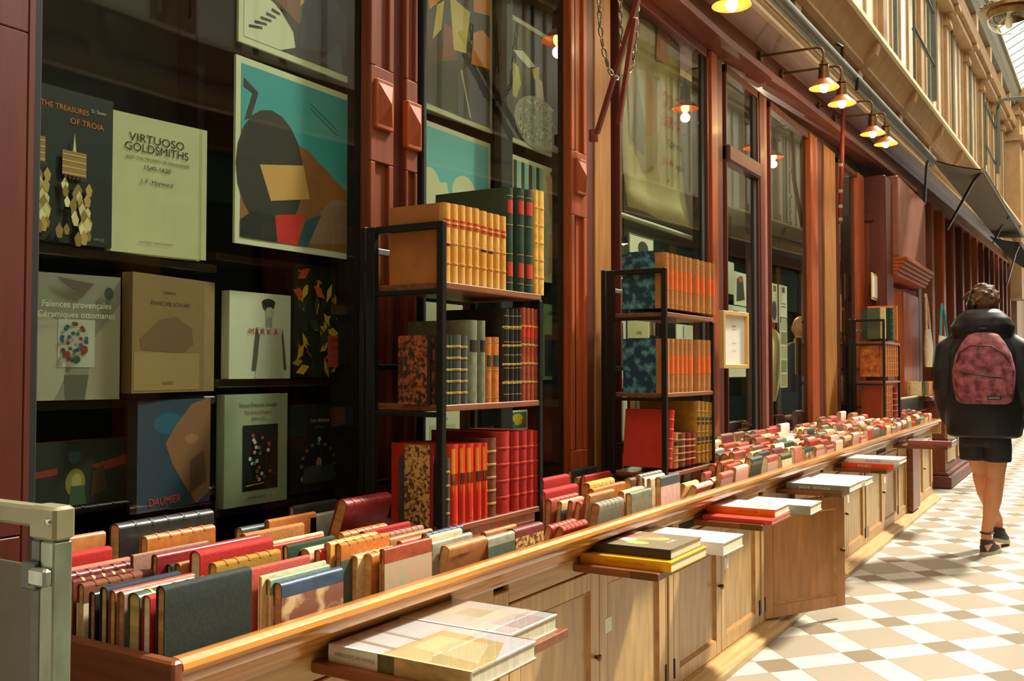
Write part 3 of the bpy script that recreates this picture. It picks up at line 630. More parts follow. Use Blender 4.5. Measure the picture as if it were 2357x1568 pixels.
flat(1.437,-1.30,.34,.232,.034,.645,M('pale_jacket',(222,214,196),.4,0,.05),'large picture book in clear wrap on the nearest shelf, spine towards the camera',shapes=[
 ('p',(214,214,218),[(0,0),(1,0),(1,1),(0,1)]),('p',(206,182,132),[(.38,.0),(1,0),(1,.35),(.86,.8),(.4,.86)]),('p',(222,206,160),[(.45,.3),(.95,.2),(.8,.7),(.45,.7)]),('p',(176,168,150),[(.06,.52),(.42,.48),(.42,.53),(.06,.57)]),('p',(168,160,140),[(.03,.2),(.4,.15),(.4,.2),(.03,.25)])],
 spine_txt=('Vénus de Laccoque',.013,(120,118,108),PI,.2),wrap=True)
mm=MB(); 
_o=bpy.data.objects['picture_book']; 
MB().box(.2322,.2332,-.0165,.0165,.125,.165).build('spine_picture',M('dark_olive_print',(84,76,36),.5,0,.4,(60,60,60)),_o); MB().box(.2322,.2330,-.0165,.0165,.165,.335).build('spine_picture',M('tan_landscape_print',(176,140,84),.5,0,.35,(50,50,20)),_o)
flat(1.675,-1.31,.285,.20,.034,.645,M('white_jacket',(226,220,212),.4,0,.04),'white picture book in clear wrap on the nearest shelf, further from the camera',shapes=[
 ('p',(216,210,204),[(0,0),(1,0),(1,1),(0,1)]),('p',(226,218,190),[(.2,.35),(.62,.35),(.62,.8),(.2,.8)]),('p',(206,196,170),[(.3,.42),(.54,.42),(.54,.74),(.3,.74)]),('p',(196,186,184),[(.7,.3),(.97,.3),(.97,.8),(.7,.8)])],wrap=True)
S2=pull(1,2.53,.60,'pull-out shelf carrying the yellow-spined book, second from the near end',-1.06)
flat(2.565,-1.325,.29,.30,.028,.645,M('yellow_jacket',(232,164,22),.4,0,.04),'yellow-spined picture book under the black one on the second pull-out shelf',spine_txt=('LES SIÈCLES DES LUMIÈRES',.011,(190,120,20),0,.5))
flat(2.60,-1.325,.275,.255,.028,.673,M('black_jacket',(54,48,38),.4,0,.04),'black picture book with fruit and flowers on its cover, on top of the yellow-spined one',cover=M('dark_jacket_front',(120,110,90),.35,0,.05),shapes=[
 ('p',(124,112,88),[(.01,.01),(.99,.01),(.99,.99),(.01,.99)]),('e',(206,130,84),.45,.55,.14,.12),('e',(216,160,96),.62,.62,.13,.12),('e',(196,110,80),.5,.75,.12,.1),('e',(186,190,206),.32,.42,.13,.09),('e',(222,206,96),.52,.25,.13,.09),('e',(190,90,90),.25,.65,.1,.07),('p',(232,226,220),[(.02,.7),(.28,.8),(.28,.98),(.02,.98)]),('e',(150,170,110),.4,.3,.08,.06),('t','FLORE',.82,.5,.09,(226,216,180),1,PI/2)])
flat(2.88,-1.30,.31,.20,.038,.645,M('white_jacket',(226,220,212)),'thick white picture book beside the black one, half hidden behind it',cover=M('white_jacket',(226,220,212)),shapes=[('p',(214,208,198),[(0,0),(1,0),(1,1),(0,1)]),('p',(180,176,170),[(.08,.1),(.9,.1),(.9,.14),(.08,.14)])])
S3=pull(2,3.52,.56,'pull-out shelf carrying the red and orange books, third from the near end',-1.06)
flat(3.54,-1.30,.27,.26,.016,.645,M('red_jacket',(206,62,44),.4,0,.05),'thin red book at the bottom of the pile on the third pull-out shelf')
flat(3.63,-1.315,.27,.21,.028,.661,M('orange_jacket',(226,120,26),.4,0,.08),'orange-spined book lying on the thin red one',cover=M('white_jacket',(226,220,212)),spine_txt=('L\'ART DU LIVRE',.012,(150,60,20),0,.6),shapes=[('p',(224,214,210),[(0,0),(1,0),(1,1),(0,1)]),('p',(196,170,190),[(.1,.3),(.5,.3),(.5,.8),(.1,.8)]),('p',(206,196,150),[(.55,.2),(.9,.2),(.9,.6),(.55,.6)])])
flat(3.86,-1.24,.27,.19,.035,.645,M('grey_green_jacket',(150,148,124),.4,0,.1),'pale book with a grey-green spine beside the orange-spined one',cover=M('white_jacket',(226,220,212)))
S4=pull(3,4.64,.56,'pull-out shelf carrying the grey-spined travel book in front of the open door',-1.02)
flat(4.66,-1.285,.295,.29,.03,.645,M('olive_grey_jacket',(128,124,100),.4,0,.06),'travel book with a grey spine and white lettering on the fourth pull-out shelf',cover=M('white_jacket',(226,220,212)),spine_txt=('VOYAGE · ROME',.02,(216,212,196),PI,.45),shapes=[('p',(214,214,212),[(0,0),(1,0),(1,1),(0,1)]),('p',(190,196,198),[(.1,.1),(.9,.1),(.9,.5),(.1,.5)])])
flat(4.97,-1.24,.26,.2,.03,.645,M('white_jacket',(226,220,212)),'white wrapped book lying behind the grey-spined travel book')
S5=pull(4,5.82,.42,'pull-out shelf carrying the bright red-orange book, fifth from the near end',-1.03)
flat(5.84,-1.285,.29,.25,.032,.645,M('vermilion_jacket',(222,76,34),.4,0,.04),'bright red-orange picture book with white spine lettering on the fifth pull-out shelf',cover=M('white_jacket',(226,220,212)),spine_txt=('SVOBO',.024,(236,206,170),0,.45))
flat(5.86,-1.255,.29,.25,.026,.677,M('white_jacket',(226,220,212)),'white book with a grey-printed spine lying on the red-orange one',spine_txt=('ATLAS · PARIS',.014,(90,90,86),0,.5))
S6=pull(5,7.80,.42,'last pull-out shelf at the far end of the trough',-.95)
flat(7.82,-1.23,.31,.27,.04,.645,M('dark_pink_jacket',(176,96,90),.4,0,.1),'pink-spined book in shiny wrap on the last pull-out shelf',cover=M('white_jacket',(226,220,212)),wrap=True)
# ------------------------------------------------ black iron racks
def rack(idx,Y0,Y1,lab,zt=1.612,xf=-1.45,xb=-1.71,s=.020):
    o=empty('book_rack',(xf,Y0,TF)); tag(o,lab,'book rack','black iron racks standing in the trough')
    def bx(nm,x0,x1,y0,y1,z0,z1,mat=BLK,b=.002): MB().bev(x0-xf,x1-xf,y0-Y0,y1-Y0,z0-TF,z1-TF,b).build(nm,mat,o)
    bx('post',xf-s,xf,Y0,Y0+s,TF,zt); bx('post',xb,xb+s*1.6,Y0,Y0+s,TF,zt); bx('post',xf-s,xf,Y1-s,Y1,TF,1.434); bx('post',xb,xb+s,Y1-s,Y1,TF,1.434)
    bx('top_bar',xb+s*1.6,xf-s,Y0,Y0+s,zt-s,zt); bx('back_post',xb-.03,xb-.012,Y0+.01,Y0+.03,TF,zt+.005)
    for z in (1.452,1.128,.806):
        bx('shelf',xb+.01,xf-.002,Y0+s+.001,Y1-s*.2-.001,z-.017,z,SHELFW)
        for y in (Y0+s,): bx('shelf_bracket',xb+s*1.6,xf-s,y-s,y-s+.006,z-.032,z-.018)
        bx('flat_bar',xb,xb+.006,Y0+s,Y1-s,z+.09,z+.108,STEEL if z>1.4 else BLK)
    return o
rack(1,2.03,2.563,'nearest black iron book rack, filled with yellow vellum, dark green and red volumes')
rack(2,3.551,4.122,'middle black iron book rack, filled with orange volumes with blue marbled boards',1.628)
rack(3,8.19,8.90,'furthest black iron book rack, with a marbled brown volume and yellow books',1.636)
XS=-1.458
def row(items,zsh,who,group,ppy=None):
    "items: (px0,px1,pytop,depth,leather,paper,kwargs,desc)"
    n=0
    for it in items:
        a,b,py,w,lea,paper,kw,ds=it; X=kw.pop('X',XS); ya=at(a,py,X=X).y; yb=at(b,py,X=X).y; zt=at((a+b)/2,py,X=X).z
        t=yb-ya-.0012; h=max(.12,zt-zsh)
        book(T_up(X-w,(ya+yb)/2,zsh,0,kw.pop('lean',0)),h,w,t,lea if not isinstance(lea,str) else leather(lea),PAPERS.get(paper),lab=ds+' '+who,group=group,**kw); n+=1
RL=M('red_spine_label',(186,50,32),.5,0,.1); BL=M('black_spine_label',(40,30,26),.5,0,.1); GNL=M('dark_green_label',(52,62,40),.5,0,.1); ORL=leather('scarlet')
ordn=['first','second','third','fourth','fifth','sixth','seventh','eighth','ninth','tenth','eleventh','twelfth']
xs=[1024,1041,1059,1075,1091,1107,1125,1139,1154,1168.5]; ys=[467,470,473,477,480,486,491,494,498]
VEL=M('worn_vellum',(200,136,52),.45,0,0,(30,30,14),col2=(232,188,106),contrast=(.35,.75),coat=.1)
row([(xs[i],xs[i+1],ys[i],.185,VEL,'tanboard',dict(bands=3,strip=.9,bandmat=VEL,label=[(.70,.80,RL)]+([(.46,.5,BL)] if i in(0,5,6) else []),page=PAGE),
  ordn[i]+' from left of nine red-labelled yellow volumes') for i in range(9)],1.452,'atop the nearest rack','yellow vellum set')
row([(1168.5,1185,432,.26,'darkgreen',None,dict(label=[(.75,.88,RL),(.14,.28,RL)],gilt=4),'left of three tall dark green volumes with red labels'),
 (1193,1211,434,.26,'darkgreen',None,dict(label=[(.75,.88,RL),(.14,.28,RL)],gilt=4),'middle of three tall dark green volumes with red labels'),
 (1212,1231,438,.26,'darkgreen',None,dict(label=[(.75,.88,RL),(.14,.28,RL)],gilt=4),'right of three tall dark green volumes with red labels'),
 (1232,1240,437,.22,'vellum',None,dict(bands=5,page=PAGEL),'thinner pale yellow book beside the tall dark green ones'),
 (1240.5,1256,440,.22,'vellum',None,dict(bands=5,page=PAGEL),'wider pale yellow book at the right end')],1.452,'atop the nearest rack',None)
mid=[(1027,1034,771,.16,'darkgreen','red_speckle',dict(bands=5,bandmat=GILT)),(1034.5,1042,771,.16,'darkgreen','red_speckle',dict(bands=5,bandmat=GILT)),(1048,1066,771,.16,'slate',None,dict(bands=5,bandmat=GILT)),(1066.5,1079,773,.16,'slate',None,dict(bands=5,bandmat=GILT)),
 (1080,1105,737,.21,'greygreen',None,dict(label=[(.62,.76,BL)])),(1105.5,1121,738,.21,'greygreen',None,dict(label=[(.62,.76,BL)])),(1121.5,1134.5,776,.17,'orange',None,dict(label=[(.55,.72,GNL)],gilt=3)),(1135,1153,776,.17,'orange',None,dict(label=[(.55,.72,GNL)],gilt=3)),
 (1162,1175.5,710,.23,'black',None,dict(gilt=7,bands=4,bandmat=GILT)),(1176,1186,711,.23,'black',None,dict(gilt=7,bands=4,bandmat=GILT)),(1186.5,1194,711,.23,'black',None,dict(gilt=7,bands=4,bandmat=GILT)),(1194.5,1201.5,711,.23,'black',None,dict(gilt=7,bands=4,bandmat=GILT)),
 (1202,1212,708,.22,'redbrown',None,dict(label=[(.68,.84,ORL)],bands=4,bandmat=GILT)),(1212.5,1222,709,.22,'redbrown',None,dict(label=[(.68,.84,ORL)],bands=4,bandmat=GILT)),(1222.5,1231,710,.22,'redbrown',None,dict(label=[(.68,.84,ORL)],bands=4,bandmat=GILT)),(1233,1245,712,.22,'redbrown',None,dict(label=[(.68,.84,ORL)],bands=4,bandmat=GILT))]
dn={'darkgreen':'small dark green volume with gilt bands','slate':'small slate-black volume with gilt bands','greygreen':'taller grey-green volume with a black label','orange':'short orange volume with a green label','black':'tall black volume covered in gilt','redbrown':'tall rust volume, scarlet label,'}
cnt={}
def seq(lst,zsh,who,grp,names=dn):
    cn={}; tot={}
    for it in lst: tot[it[4]]=tot.get(it[4],0)+1
    out=[]
    for it in lst:
        k=it[4]; cn[k]=cn.get(k,0)+1; pre=(ordn[cn[k]-1]+" from left, ") if tot[k]>1 else ''
        out.append((*it[:7],pre+names[k]))
    row(out,zsh,who,grp)
seq(mid,1.128,'on middle shelf of nearest rack',None)
FLAME=M('flame_red_spine',(200,40,14),.42,0,0,(40,40,6),col2=(232,150,40),contrast=(.52,.6),coat=.15)
low=[(1029,1037,1055,.16,'slate',None,dict(bands=4,bandmat=GILT)),
 (1038,1060,1024,.20,'scarlet',None,dict(label=[(.05,.95,FLAME),(.5,.64,BL)])),(1060.5,1074,1023,.20,'scarlet',None,dict(label=[(.05,.95,FLAME),(.5,.64,BL)])),(1075,1095,1022,.20,'scarlet',None,dict(label=[(.05,.95,FLAME),(.5,.64,BL)])),(1096,1112,1021,.20,'scarlet',None,dict(label=[(.05,.95,FLAME),(.5,.64,BL)])),(1112.5,1125,1020,.20,'scarlet',None,dict(label=[(.05,.95,FLAME),(.5,.64,BL)])),
 (1126,1147,1009,.20,'brown',None,dict(bands=5,bandmat=GILT)),
 (1149,1181,994,.24,'red',None,dict(bands=4,bandmat=leather('scarlet'))),(1182,1199,994,.24,'red',None,dict(bands=4,bandmat=leather('scarlet'))),(1200,1217,993,.24,'red',None,dict(bands=4,bandmat=leather('scarlet'))),(1217.5,1231,992,.24,'red',None,dict(bands=4,bandmat=leather('scarlet'))),(1231.5,1245,991,.24,'red',None,dict(bands=4,bandmat=leather('scarlet')))]
seq(low,.806,'on bottom shelf of nearest rack',None,dict(dn,scarlet='flame-red volume with small black emblem',brown='mottled brown volume with gilt bands',red='glossy bright red volume'))
# side-facing volumes next to the near posts
def side_book(quad,Y,Xs,lea,paper,t,lab,z0,strip=.8,**kw):
    (a,b),(c,d)=quad; p=at(a,b,Y=Y); q=at(c,d,Y=Y); w=Xs-p.x; h=p.z-z0
    book(T_up(p.x,Y+t/2,z0),h,w,t,lea,PAPERS.get(paper) if isinstance(paper,str) else paper,lab=lab,strip=strip,**kw)
side_book(((927,773),(992,931)),2.044,-1.5,leather('black'),'red_speckle',.008,'dark marbled book seen side-on at left of middle shelf of nearest rack',1.128,.9)
side_book(((931,1023),(995,1200)),2.044,-1.49,leather('crimson'),'speckle',.008,'tan speckled book seen side-on at left of bottom shelf of nearest rack',.806,.9)
OR2=M('orange_leather_board',(190,112,56),.45,0,.2,(14,14,14),.1)
x2=[1531,1543,1553.5,1564,1575,1584.5,1596]; 
def orange_set(xs_,y0_,dy,zsh,who,w=.2):
    lab2=[]
    for i,(a,b) in enumerate(xs_):
        lab2.append((a,b,y0_+dy*(a-1531)/110,w,M('tan_half_leather',(172,112,58),.45,0,.2),'blue_marble',dict(label=[(.34,.70,M('orange_label',(226,92,30),.45,0,.1))],gilt=4),ordn[i]+' from left of the orange-labelled brown volumes'))
    row(lab2,zsh,who,'orange labelled set')
orange_set([(1532,1543),(1544,1553),(1554,1564),(1565,1574),(1575,1584),(1585,1596),(1601,1614),(1615,1625),(1630,1640),(1641,1647)],581,26,1.468,'on top of the middle rack',.19)
orange_set([(1534,1544),(1545,1555),(1556,1566),(1567,1576),(1577,1585),(1586,1599),(1605,1615),(1616,1627),(1628,1640)],779,5,1.128,'on middle shelf of middle rack',.19)
BM=PAPERS['blue_marble']
side_book(((1444,581),(1528,706)),3.58,-1.47,leather('navy'),'blue_marble',.008,'book with blue marbled boards seen side-on on top of the middle rack',1.468,.72)
side_book(((1445,779),(1505,905)),3.58,-1.50,leather('navy'),'blue_marble',.008,'book with blue marbled boards seen side-on on middle shelf of middle rack',1.128,.95)
row([(1552,1565,996,.17,'tan',None,dict(bands=4,label=[(.6,.75,BL)]),'short tan volume with a black label'),(1566,1582,997,.17,'brown',None,dict(bands=4,bandmat=GILT),'short brown volume with gilt bands'),(1583,1593,997,.17,'crimson',None,dict(bands=4,bandmat=GILT),'left one of two short red volumes'),(1593.5,1604,997,.17,'crimson',None,dict(bands=4,bandmat=GILT),'right one of two short red volumes'),
 (1605,1615,923,.27,'mustard',None,dict(bands=5,label=[(.62,.74,GNL),(.3,.42,GNL)]),'first from left of four tall green-labelled yellow volumes'),(1615.5,1624,924,.27,'mustard',None,dict(bands=5,label=[(.62,.74,GNL),(.3,.42,GNL)]),'second from left of four tall green-labelled yellow volumes'),(1624.5,1633,925,.27,'mustard',None,dict(bands=5,label=[(.62,.74,GNL),(.3,.42,GNL)]),'third from left of four tall green-labelled yellow volumes'),(1633.5,1642,926,.27,'mustard',None,dict(bands=5,label=[(.62,.74,GNL),(.3,.42,GNL)]),'rightmost of four tall green-labelled yellow volumes')],.82,'on bottom shelf of middle rack',None)
book(T_up(-1.655,3.60,.826,0,math.radians(-8)),.235,.205,.034,leather('scarlet'),M('bright_red_cloth',(196,52,34),.7,0,.08),bands=5,bandmat=M('pale_ribs',(206,120,90)),lab='tall red book leaning over behind the near post, bottom shelf of middle rack',strip=.9)
# third rack
row([(2051,2062,710,.24,'darkgreen',None,dict(gilt=5),'dark green volume')],1.478,'on top of the furthest rack',None)
side_book(((1996,709),(2050,778)),8.24,-1.46,leather('cream'),'greenpaper',.10,'thick pale-spined volume with grey green boards on top of the furthest rack',1.478,.75)
row([(2063,2068,704,.24,'orange',None,dict(gilt=2),'thin orange volume')],1.478,'at the right end of the top of the furthest rack',None)
side_book(((1984,791),(2028,866)),8.24,-1.50,leather('rust_marble') if False else PAPERS['rust_marble'],'rust_marble',.03,'volume with rust marbled boards seen side-on in the furthest rack',1.165)
row([(2038+i*5.2,2042.8+i*5.2,791,.2,'orange',None,dict(bands=4),ordn[i]+' from left of six amber volumes') for i in range(6)],1.165,'on the middle shelf of the furthest rack','amber set')
side_book(((1988,877),(2032,945)),8.24,-1.50,cloth('redbrown'),None,.03,'plain brown volume seen side-on at the bottom of the furthest rack',.82)
row([(2041+i*5,2045.6+i*5,877,.2,'orange',None,dict(bands=4),ordn[i]+' from left of three amber volumes') for i in range(3)]+[(2060,2070,892,.2,'crimson',None,dict(bands=4,bandmat=GILT),'red volume with gilt bands')],.82,'on the bottom shelf of the furthest rack',None)
o=empty('display_case',at(2105,945,X=-1.5)); q=o.location; tag(o,'black-lidded shallow case with a pale wooden edge behind the far end of the trough','case')
_a=at(2072,930,X=-1.5).y-q.y; _b=at(2138,930,X=-1.5).y-q.y
MB().bev(-.02,.0,_a,_b,-.02,.14,.003).build('lid',M('pale_wood_edge',(206,176,120),.5,0,.15),o); MB().box(.0,.004,_a+.04,_b-.07,-.01,.125).build('lid_lining',BLK,o)

# ------------------------------------------------ books standing spine up in the trough
CR={1:(150,1160,5.0106),2:(560,1120,5.0106),3:(960,1060,6.349),4:(1230,1040,5.463),5:(1600,930,7.84),6:(1860,900,7.3625)}
# reference corner of the near top edge, far end, plane of the front cover, thickness, colour, boards, lean, description
TB=[(1, 1145, 975, 1, 2150, -1.3, 0.022, 'greenblack', None, 0, 'large dark green-black cloth book standing against the front rail'),
(1, 1005, 1075, 1, 2000, -1.335, 0.022, 'red', None, 0, 'thin red book with white page ends just behind the green-black one'),
(1, 835, 1060, 1, 1800, -1.362, 0.032, 'green', None, 0, 'thick green book with bands behind the thin red one'),
(1, 610, 1050, 1, 1500, -1.402, 0.02, 'mauve', None, 0, 'mauve-spined book third behind the green-black one'),
(1, 495, 1040, 1, 1500, -1.426, 0.018, 'redbrown', None, 0, 'narrow red brown book fourth behind the green-black one'),
(1, 400, 1000, 1, 1340, -1.448, 0.02, 'navy', None, 0, 'navy-spined book with gilt stripes in the nearest file'),
(1, 245, 1060, 1, 900, -1.48, 0.018, 'black', None, 0, 'black book with pale page end in the nearest file'),
(1, 120, 960, 1, 870, -1.512, 0.02, 'brown', 'palepaper', 0, 'brown book with glossy gilt-banded spine near the metal stand'),
(1, 100, 900, 1, 790, -1.542, 0.014, 'maroon', None, 0, 'thin maroon banded book near the metal stand'),
(1, 80, 820, 1, 545, -1.566, 0.02, 'maroon', None, 0, 'wide maroon book behind the thin banded ones near the metal stand'),
(1, 75, 760, 1, 410, -1.592, 0.016, 'pink', None, 0, 'small pink book right beside the metal stand'),
(1, 60, 590, 1, 545, -1.622, 0.024, 'red', 'red_speckle', 0, 'red book with an ornamented gilt cover beside the metal stand'),
(1, -100, 420, 1, 470, -1.655, 0.018, 'tan', None, 0, 'plain tan book behind the ornamented red one'),
(1, 540, 235, 1, 1630, -1.665, 0.034, 'black', None, 0, 'long tall black leather book with cord bands below the shop window'),
(1, 950, 390, 1, 1735, -1.6, 0.024, 'orange', None, 0, 'light orange leather book with ribbed spine in front of the long black one'),
(1, 790, 605, 1, 1655, -1.545, 0.01, 'mauve', None, 0, 'thin brown-mauve board book in front of the light orange one'),
(1, 1065, 600, 2, 200, -1.5, 0.018, 'crimson', None, 3, 'dusky red book leaning behind the glossy bright red one'),
(1, 1560, 565, 2, 345, -1.43, 0.03, 'red', None, 0, 'glossy bright red book with a wide page end, tallest of the second file'),
(1, 1330, 700, 1, 1700, -1.462, 0.018, 'tan', None, 0, 'low tan book wedged left of the glossy bright red one'),
(1, 1225, 715, 1, 1600, -1.486, 0.016, 'black', None, 0, 'low black book wedged left of the low tan one'),
(1, 1745, 700, 2, 435, -1.385, 0.022, 'mustard', None, 0, 'mustard leather book with silver bands in front of the glossy bright red one'),
(2, 100, 960, 2, 580, -1.352, 0.014, 'rose', None, 0, 'thin pinkish red book just behind the cream ones'),
(2, 215, 1050, 2, 955, -1.334, 0.01, 'cream', None, 0, 'thin cream book second behind the blue marbled one'),
(2, 315, 1085, 2, 1000, -1.322, 0.014, 'palegreen', 'palepaper', 0, 'thin pale green book directly behind the blue marbled one'),
(2, 445, 1130, 2, 1155, -1.3, 0.024, 'blue', 'brown_marble', 0, 'worn blue-spined book with brown marbled boards against the rail'),
(2, -10, 490, 2, 275, -1.64, 0.024, 'slate', None, 0, 'long slate-black book lying far back below the flower-cover book'),
(2, 555, 235, 2, 1060, -1.665, 0.02, 'black', None, 0, 'tall black book with upright brown page end below the jewelled crown book'),
(2, 300, 400, 2, 445, -1.62, 0.016, 'orange', None, 0, 'small orange book peeking out behind the suede-brown one'),
(2, 30, 560, 2, 705, -1.56, 0.018, 'tan', None, 0, 'suede-brown book with gilt lower edge behind the glossy bright red one'),
(2, 775, 345, 2, 1025, -1.62, 0.018, 'grey', None, 0, 'upright grey-green book left of the leaning dark red one'),
(2, 1190, 160, 2, 1712, -1.545, 0.034, 'crimson', None, 20, 'large dark red leather book leaning forward, highest of the trough books before the racks'),
(2, 1160, 540, 2, 1668, -1.5, 0.024, 'orange', None, 14, 'orange-brown leather book leaning below the big dark red one'),
(2, 1400, 530, 2, 1930, -1.47, 0.016, 'red', 'tan', 0, 'slim red book between the dark red one and the nearest rack'),
(2, 350, 650, 2, 790, -1.5, 0.012, 'cream', None, 0, 'slim cream book right of the glossy bright red one'),
(2, 352, 690, 2, 800, -1.485, 0.012, 'scarlet', None, 0, 'slim scarlet book right of the glossy bright red one'),
(2, 515, 695, 2, 1060, -1.452, 0.016, 'darkgreen', None, -3, 'dark green book with gilt speckled spine leaning back'),
(2, 765, 735, 2, 1060, -1.425, 0.03, 'cream', None, 0, 'wide book with a rounded grey-cream spine behind the tan and green one'),
(2, 890, 745, 2, 1150, -1.402, 0.018, 'scarlet', None, 0, 'narrow red-edged book behind the tan and green one'),
(2, 1010, 660, 2, 1560, -1.388, 0.02, 'vellum', None, 0, 'tan ribbed book directly behind the tan and green one'),
(2, 1130, 675, 2, 1690, -1.362, 0.018, 'orange', 'greenpaper', 0, 'tan-spined book with dark green boards and ribbed spine'),
(2, 1320, 810, 2, 1760, -1.345, 0.02, 'cream', None, 2, 'book with a curled cream top edge behind the amber leather one'),
(2, 1490, 790, 2, 1880, -1.322, 0.026, 'orange', None, 2, 'amber leather book with cracked spine just behind the tweed one'),
(2, 1632, 735, 2, 2175, -1.3, 0.014, 'redbrown', 'tweed', 0, 'book with rust cloth spine and tweed boards against the rail'),
(2, 1700, 545, 2, 2085, -1.44, 0.02, 'mauve', None, 0, 'mauve-brown ribbed book in front of the left post of the nearest rack'),
(2, 1700, 610, 2, 2185, -1.415, 0.018, 'tan', None, 0, 'tan book in front of the left post of the nearest rack'),
(2, 1830, 640, 2, 2275, -1.392, 0.016, 'pink', None, 0, 'pink book in front of the left post of the nearest rack'),
(3, 150, 1085, 3, 515, -1.372, 0.018, 'blue', None, 0, 'pale blue banded book below the nearest rack'),
(3, 200, 1120, 3, 660, -1.352, 0.016, 'cream', 'greypaper', 0, 'cream-topped book below the nearest rack'),
(3, 230, 1215, 3, 812, -1.33, 0.02, 'grey', None, 0, 'grey book with rounded spine just behind the leaning light tan one'),
(3, 470, 1262, 3, 1030, -1.3, 0.026, 'tan', 'gold_tan', 14, 'light tan book with stained cover leaning back against the rail'),
(3, 1010, 1060, 3, 1140, -1.36, 0.018, 'tan', None, 0, 'small tan book below the middle of the nearest rack'),
(3, 1040, 1150, 3, 1432, -1.3, 0.022, 'grey', 'greenpaper', 0, 'grey-green book with frayed pale spine against the rail below the nearest rack'),
(3, 1442, 1020, 3, 1850, -1.3, 0.03, 'maroon', 'speckle', 0, 'maroon-spined book with speckled boards against the rail at the right foot of the nearest rack'),
(4, 225, 955, 4, 435, -1.335, 0.024, 'rose', None, 16, 'left one of two low ribbed red books right of the nearest rack'),
(4, 372, 968, 4, 595, -1.3, 0.024, 'rose', None, 22, 'right one of two low ribbed red books against the rail right of the nearest rack'),
(4, 215, 605, 4, 560, -1.425, 0.022, 'rose', None, 3, 'first of four rose-coloured ribbed books right of the nearest rack'),
(4, 350, 632, 4, 620, -1.398, 0.02, 'cream', 'greenpaper', 5, 'cream-spined book with green boards, second of the leaning four'),
(4, 478, 620, 4, 640, -1.374, 0.016, 'pink', None, 8, 'pink book, third of the leaning four'),
(4, 580, 640, 4, 700, -1.352, 0.018, 'rose', None, 9, 'rose book, last of the leaning four'),
(4, 705, 545, 4, 1012, -1.335, 0.022, 'tan', None, 10, 'tall tan book leaning behind the pale grey one'),
(4, 822, 655, 4, 1128, -1.3, 0.03, 'grey', None, 10, 'pale grey ribbed book leaning against the rail'),
(4, 120, 350, 4, 445, -1.59, 0.03, 'red', 'red', 0, 'bright red book with worn white spine at the back right of the nearest rack'),
(4, 140, 500, 4, 555, -1.5, 0.034, 'red', None, 0, 'thick red book with flaking white spine right of the nearest rack'),
(4, 445, 240, 4, 760, -1.665, 0.02, 'black', None, 0, 'black book at the very back below the further poster window'),
(4, 640, 310, 4, 960, -1.6, 0.018, 'red', None, 0, 'plain flat red book standing at the back between the racks'),
(4, 545, 330, 4, 640, -1.618, 0.016, 'brown', None, 0, 'small brown book left of the plain flat red one'),
(4, 700, 400, 4, 1012, -1.505, 0.032, 'vellum', None, 0, 'round-spined yellow tan book in the middle between the racks'),
(4, 745, 475, 4, 1148, -1.44, 0.022, 'orange', None, 0, 'low orange banded book in front of the round-spined yellow tan one'),
(4, 1220, 345, 4, 1262, -1.43, 0.03, 'brown', 'palepaper', 0, 'brown book with torn yellow top in front of the middle rack'),
(4, 1130, 505, 4, 1385, -1.33, 0.024, 'cream', None, 0, 'cream book with pinkish spine just behind the olive grey one'),
(4, 1222, 530, 4, 1482, -1.3, 0.022, 'greygreen', 'greypaper', 0, 'olive grey book standing against the rail'),
(4, 1335, 300, 4, 1610, -1.42, 0.022, 'grey', None, 0, 'grey ribbed book at the foot of the middle rack'),
(4, 1388, 335, 4, 1640, -1.385, 0.014, 'white', None, 0, 'thin white-topped book at the foot of the middle rack'),
(4, 1465, 345, 4, 1660, -1.36, 0.016, 'cream', None, 0, 'thin cream book at the foot of the middle rack'),
(4, 1592, 330, 4, 1832, -1.3, 0.022, 'slate', 'pinkpaper', 0, 'book with slate spine and pink boards against the rail'),
(4, 1905, 405, 4, 2075, -1.345, 0.024, 'yellow', None, 25, 'yellowed book lying over at an angle below the middle rack'),
(4, 2050, 430, 4, 2255, -1.3, 0.026, 'palepink', None, 34, 'salmon book tipped far over below the middle rack'),
(4, 2150, 270, 4, 2310, -1.4, 0.022, 'rose', None, 0, 'dull rose book below the right foot of the middle rack'),
(5, 330, 1355, 5, 620, -1.32, 0.024, 'cream', 'greenpaper', 30, 'cream-spined book tipped over right of the salmon one'),
(5, 490, 1260, 5, 700, -1.3, 0.026, 'pink', 'pinkpaper', 10, 'rounded pale pink book against the rail right of the middle rack')]
def tray_book(X,y0,L,zt,t,c,paper,lean,lab,bands,page,group=None):
    le=math.radians(lean); w=max(.07,(zt-TF-.004)/max(.6,math.cos(le))-t*.1*abs(math.sin(le))*8)
    lea=cloth(c) if random.random()<.35 else leather(c)
    # pivot at the bottom
    xb=X-t/2-math.sin(le)*w*.9
    if xb-t/2<-1.675: xb=-1.675+t/2
    return book(T_tray(xb,y0,TF+.002+abs(math.sin(le))*t*.5,le),L,w,t,lea,PAPERS.get(paper) if (paper in PAPERS or paper is None) else cloth(paper),page=page,bands=bands,bandmat=GILT if bands and random.random()<.3 else lea,lab=lab,group=group,bulge=.34)
for i,(k,nx,ny,fk,fx,X,t,c,paper,lean,ds) in enumerate(TB):
    cx,cy,sc=CR[k]; f0,_,fs=CR[fk]
    p=at(cx+nx/sc,cy+ny/sc,X=X); q=at(f0+fx/fs,cy+ny/sc,X=X); y0=p.y; L=q.y-p.y
    if y0<1.10 and i<13: L=L+y0-1.046; y0=1.046
    if L<.12: L=.155
    b=5 if any(s_ in ds for s_ in ('band','ribbed','leather','cord','round-spined')) else 0
    pg=PAGEL if c in('red','white','cream','yellow') and i<30 else (PAGEB if i%3==0 else PAGE)
    tray_book(X,y0,L,p.z+.004,t,c,paper,lean,ds,b,pg)
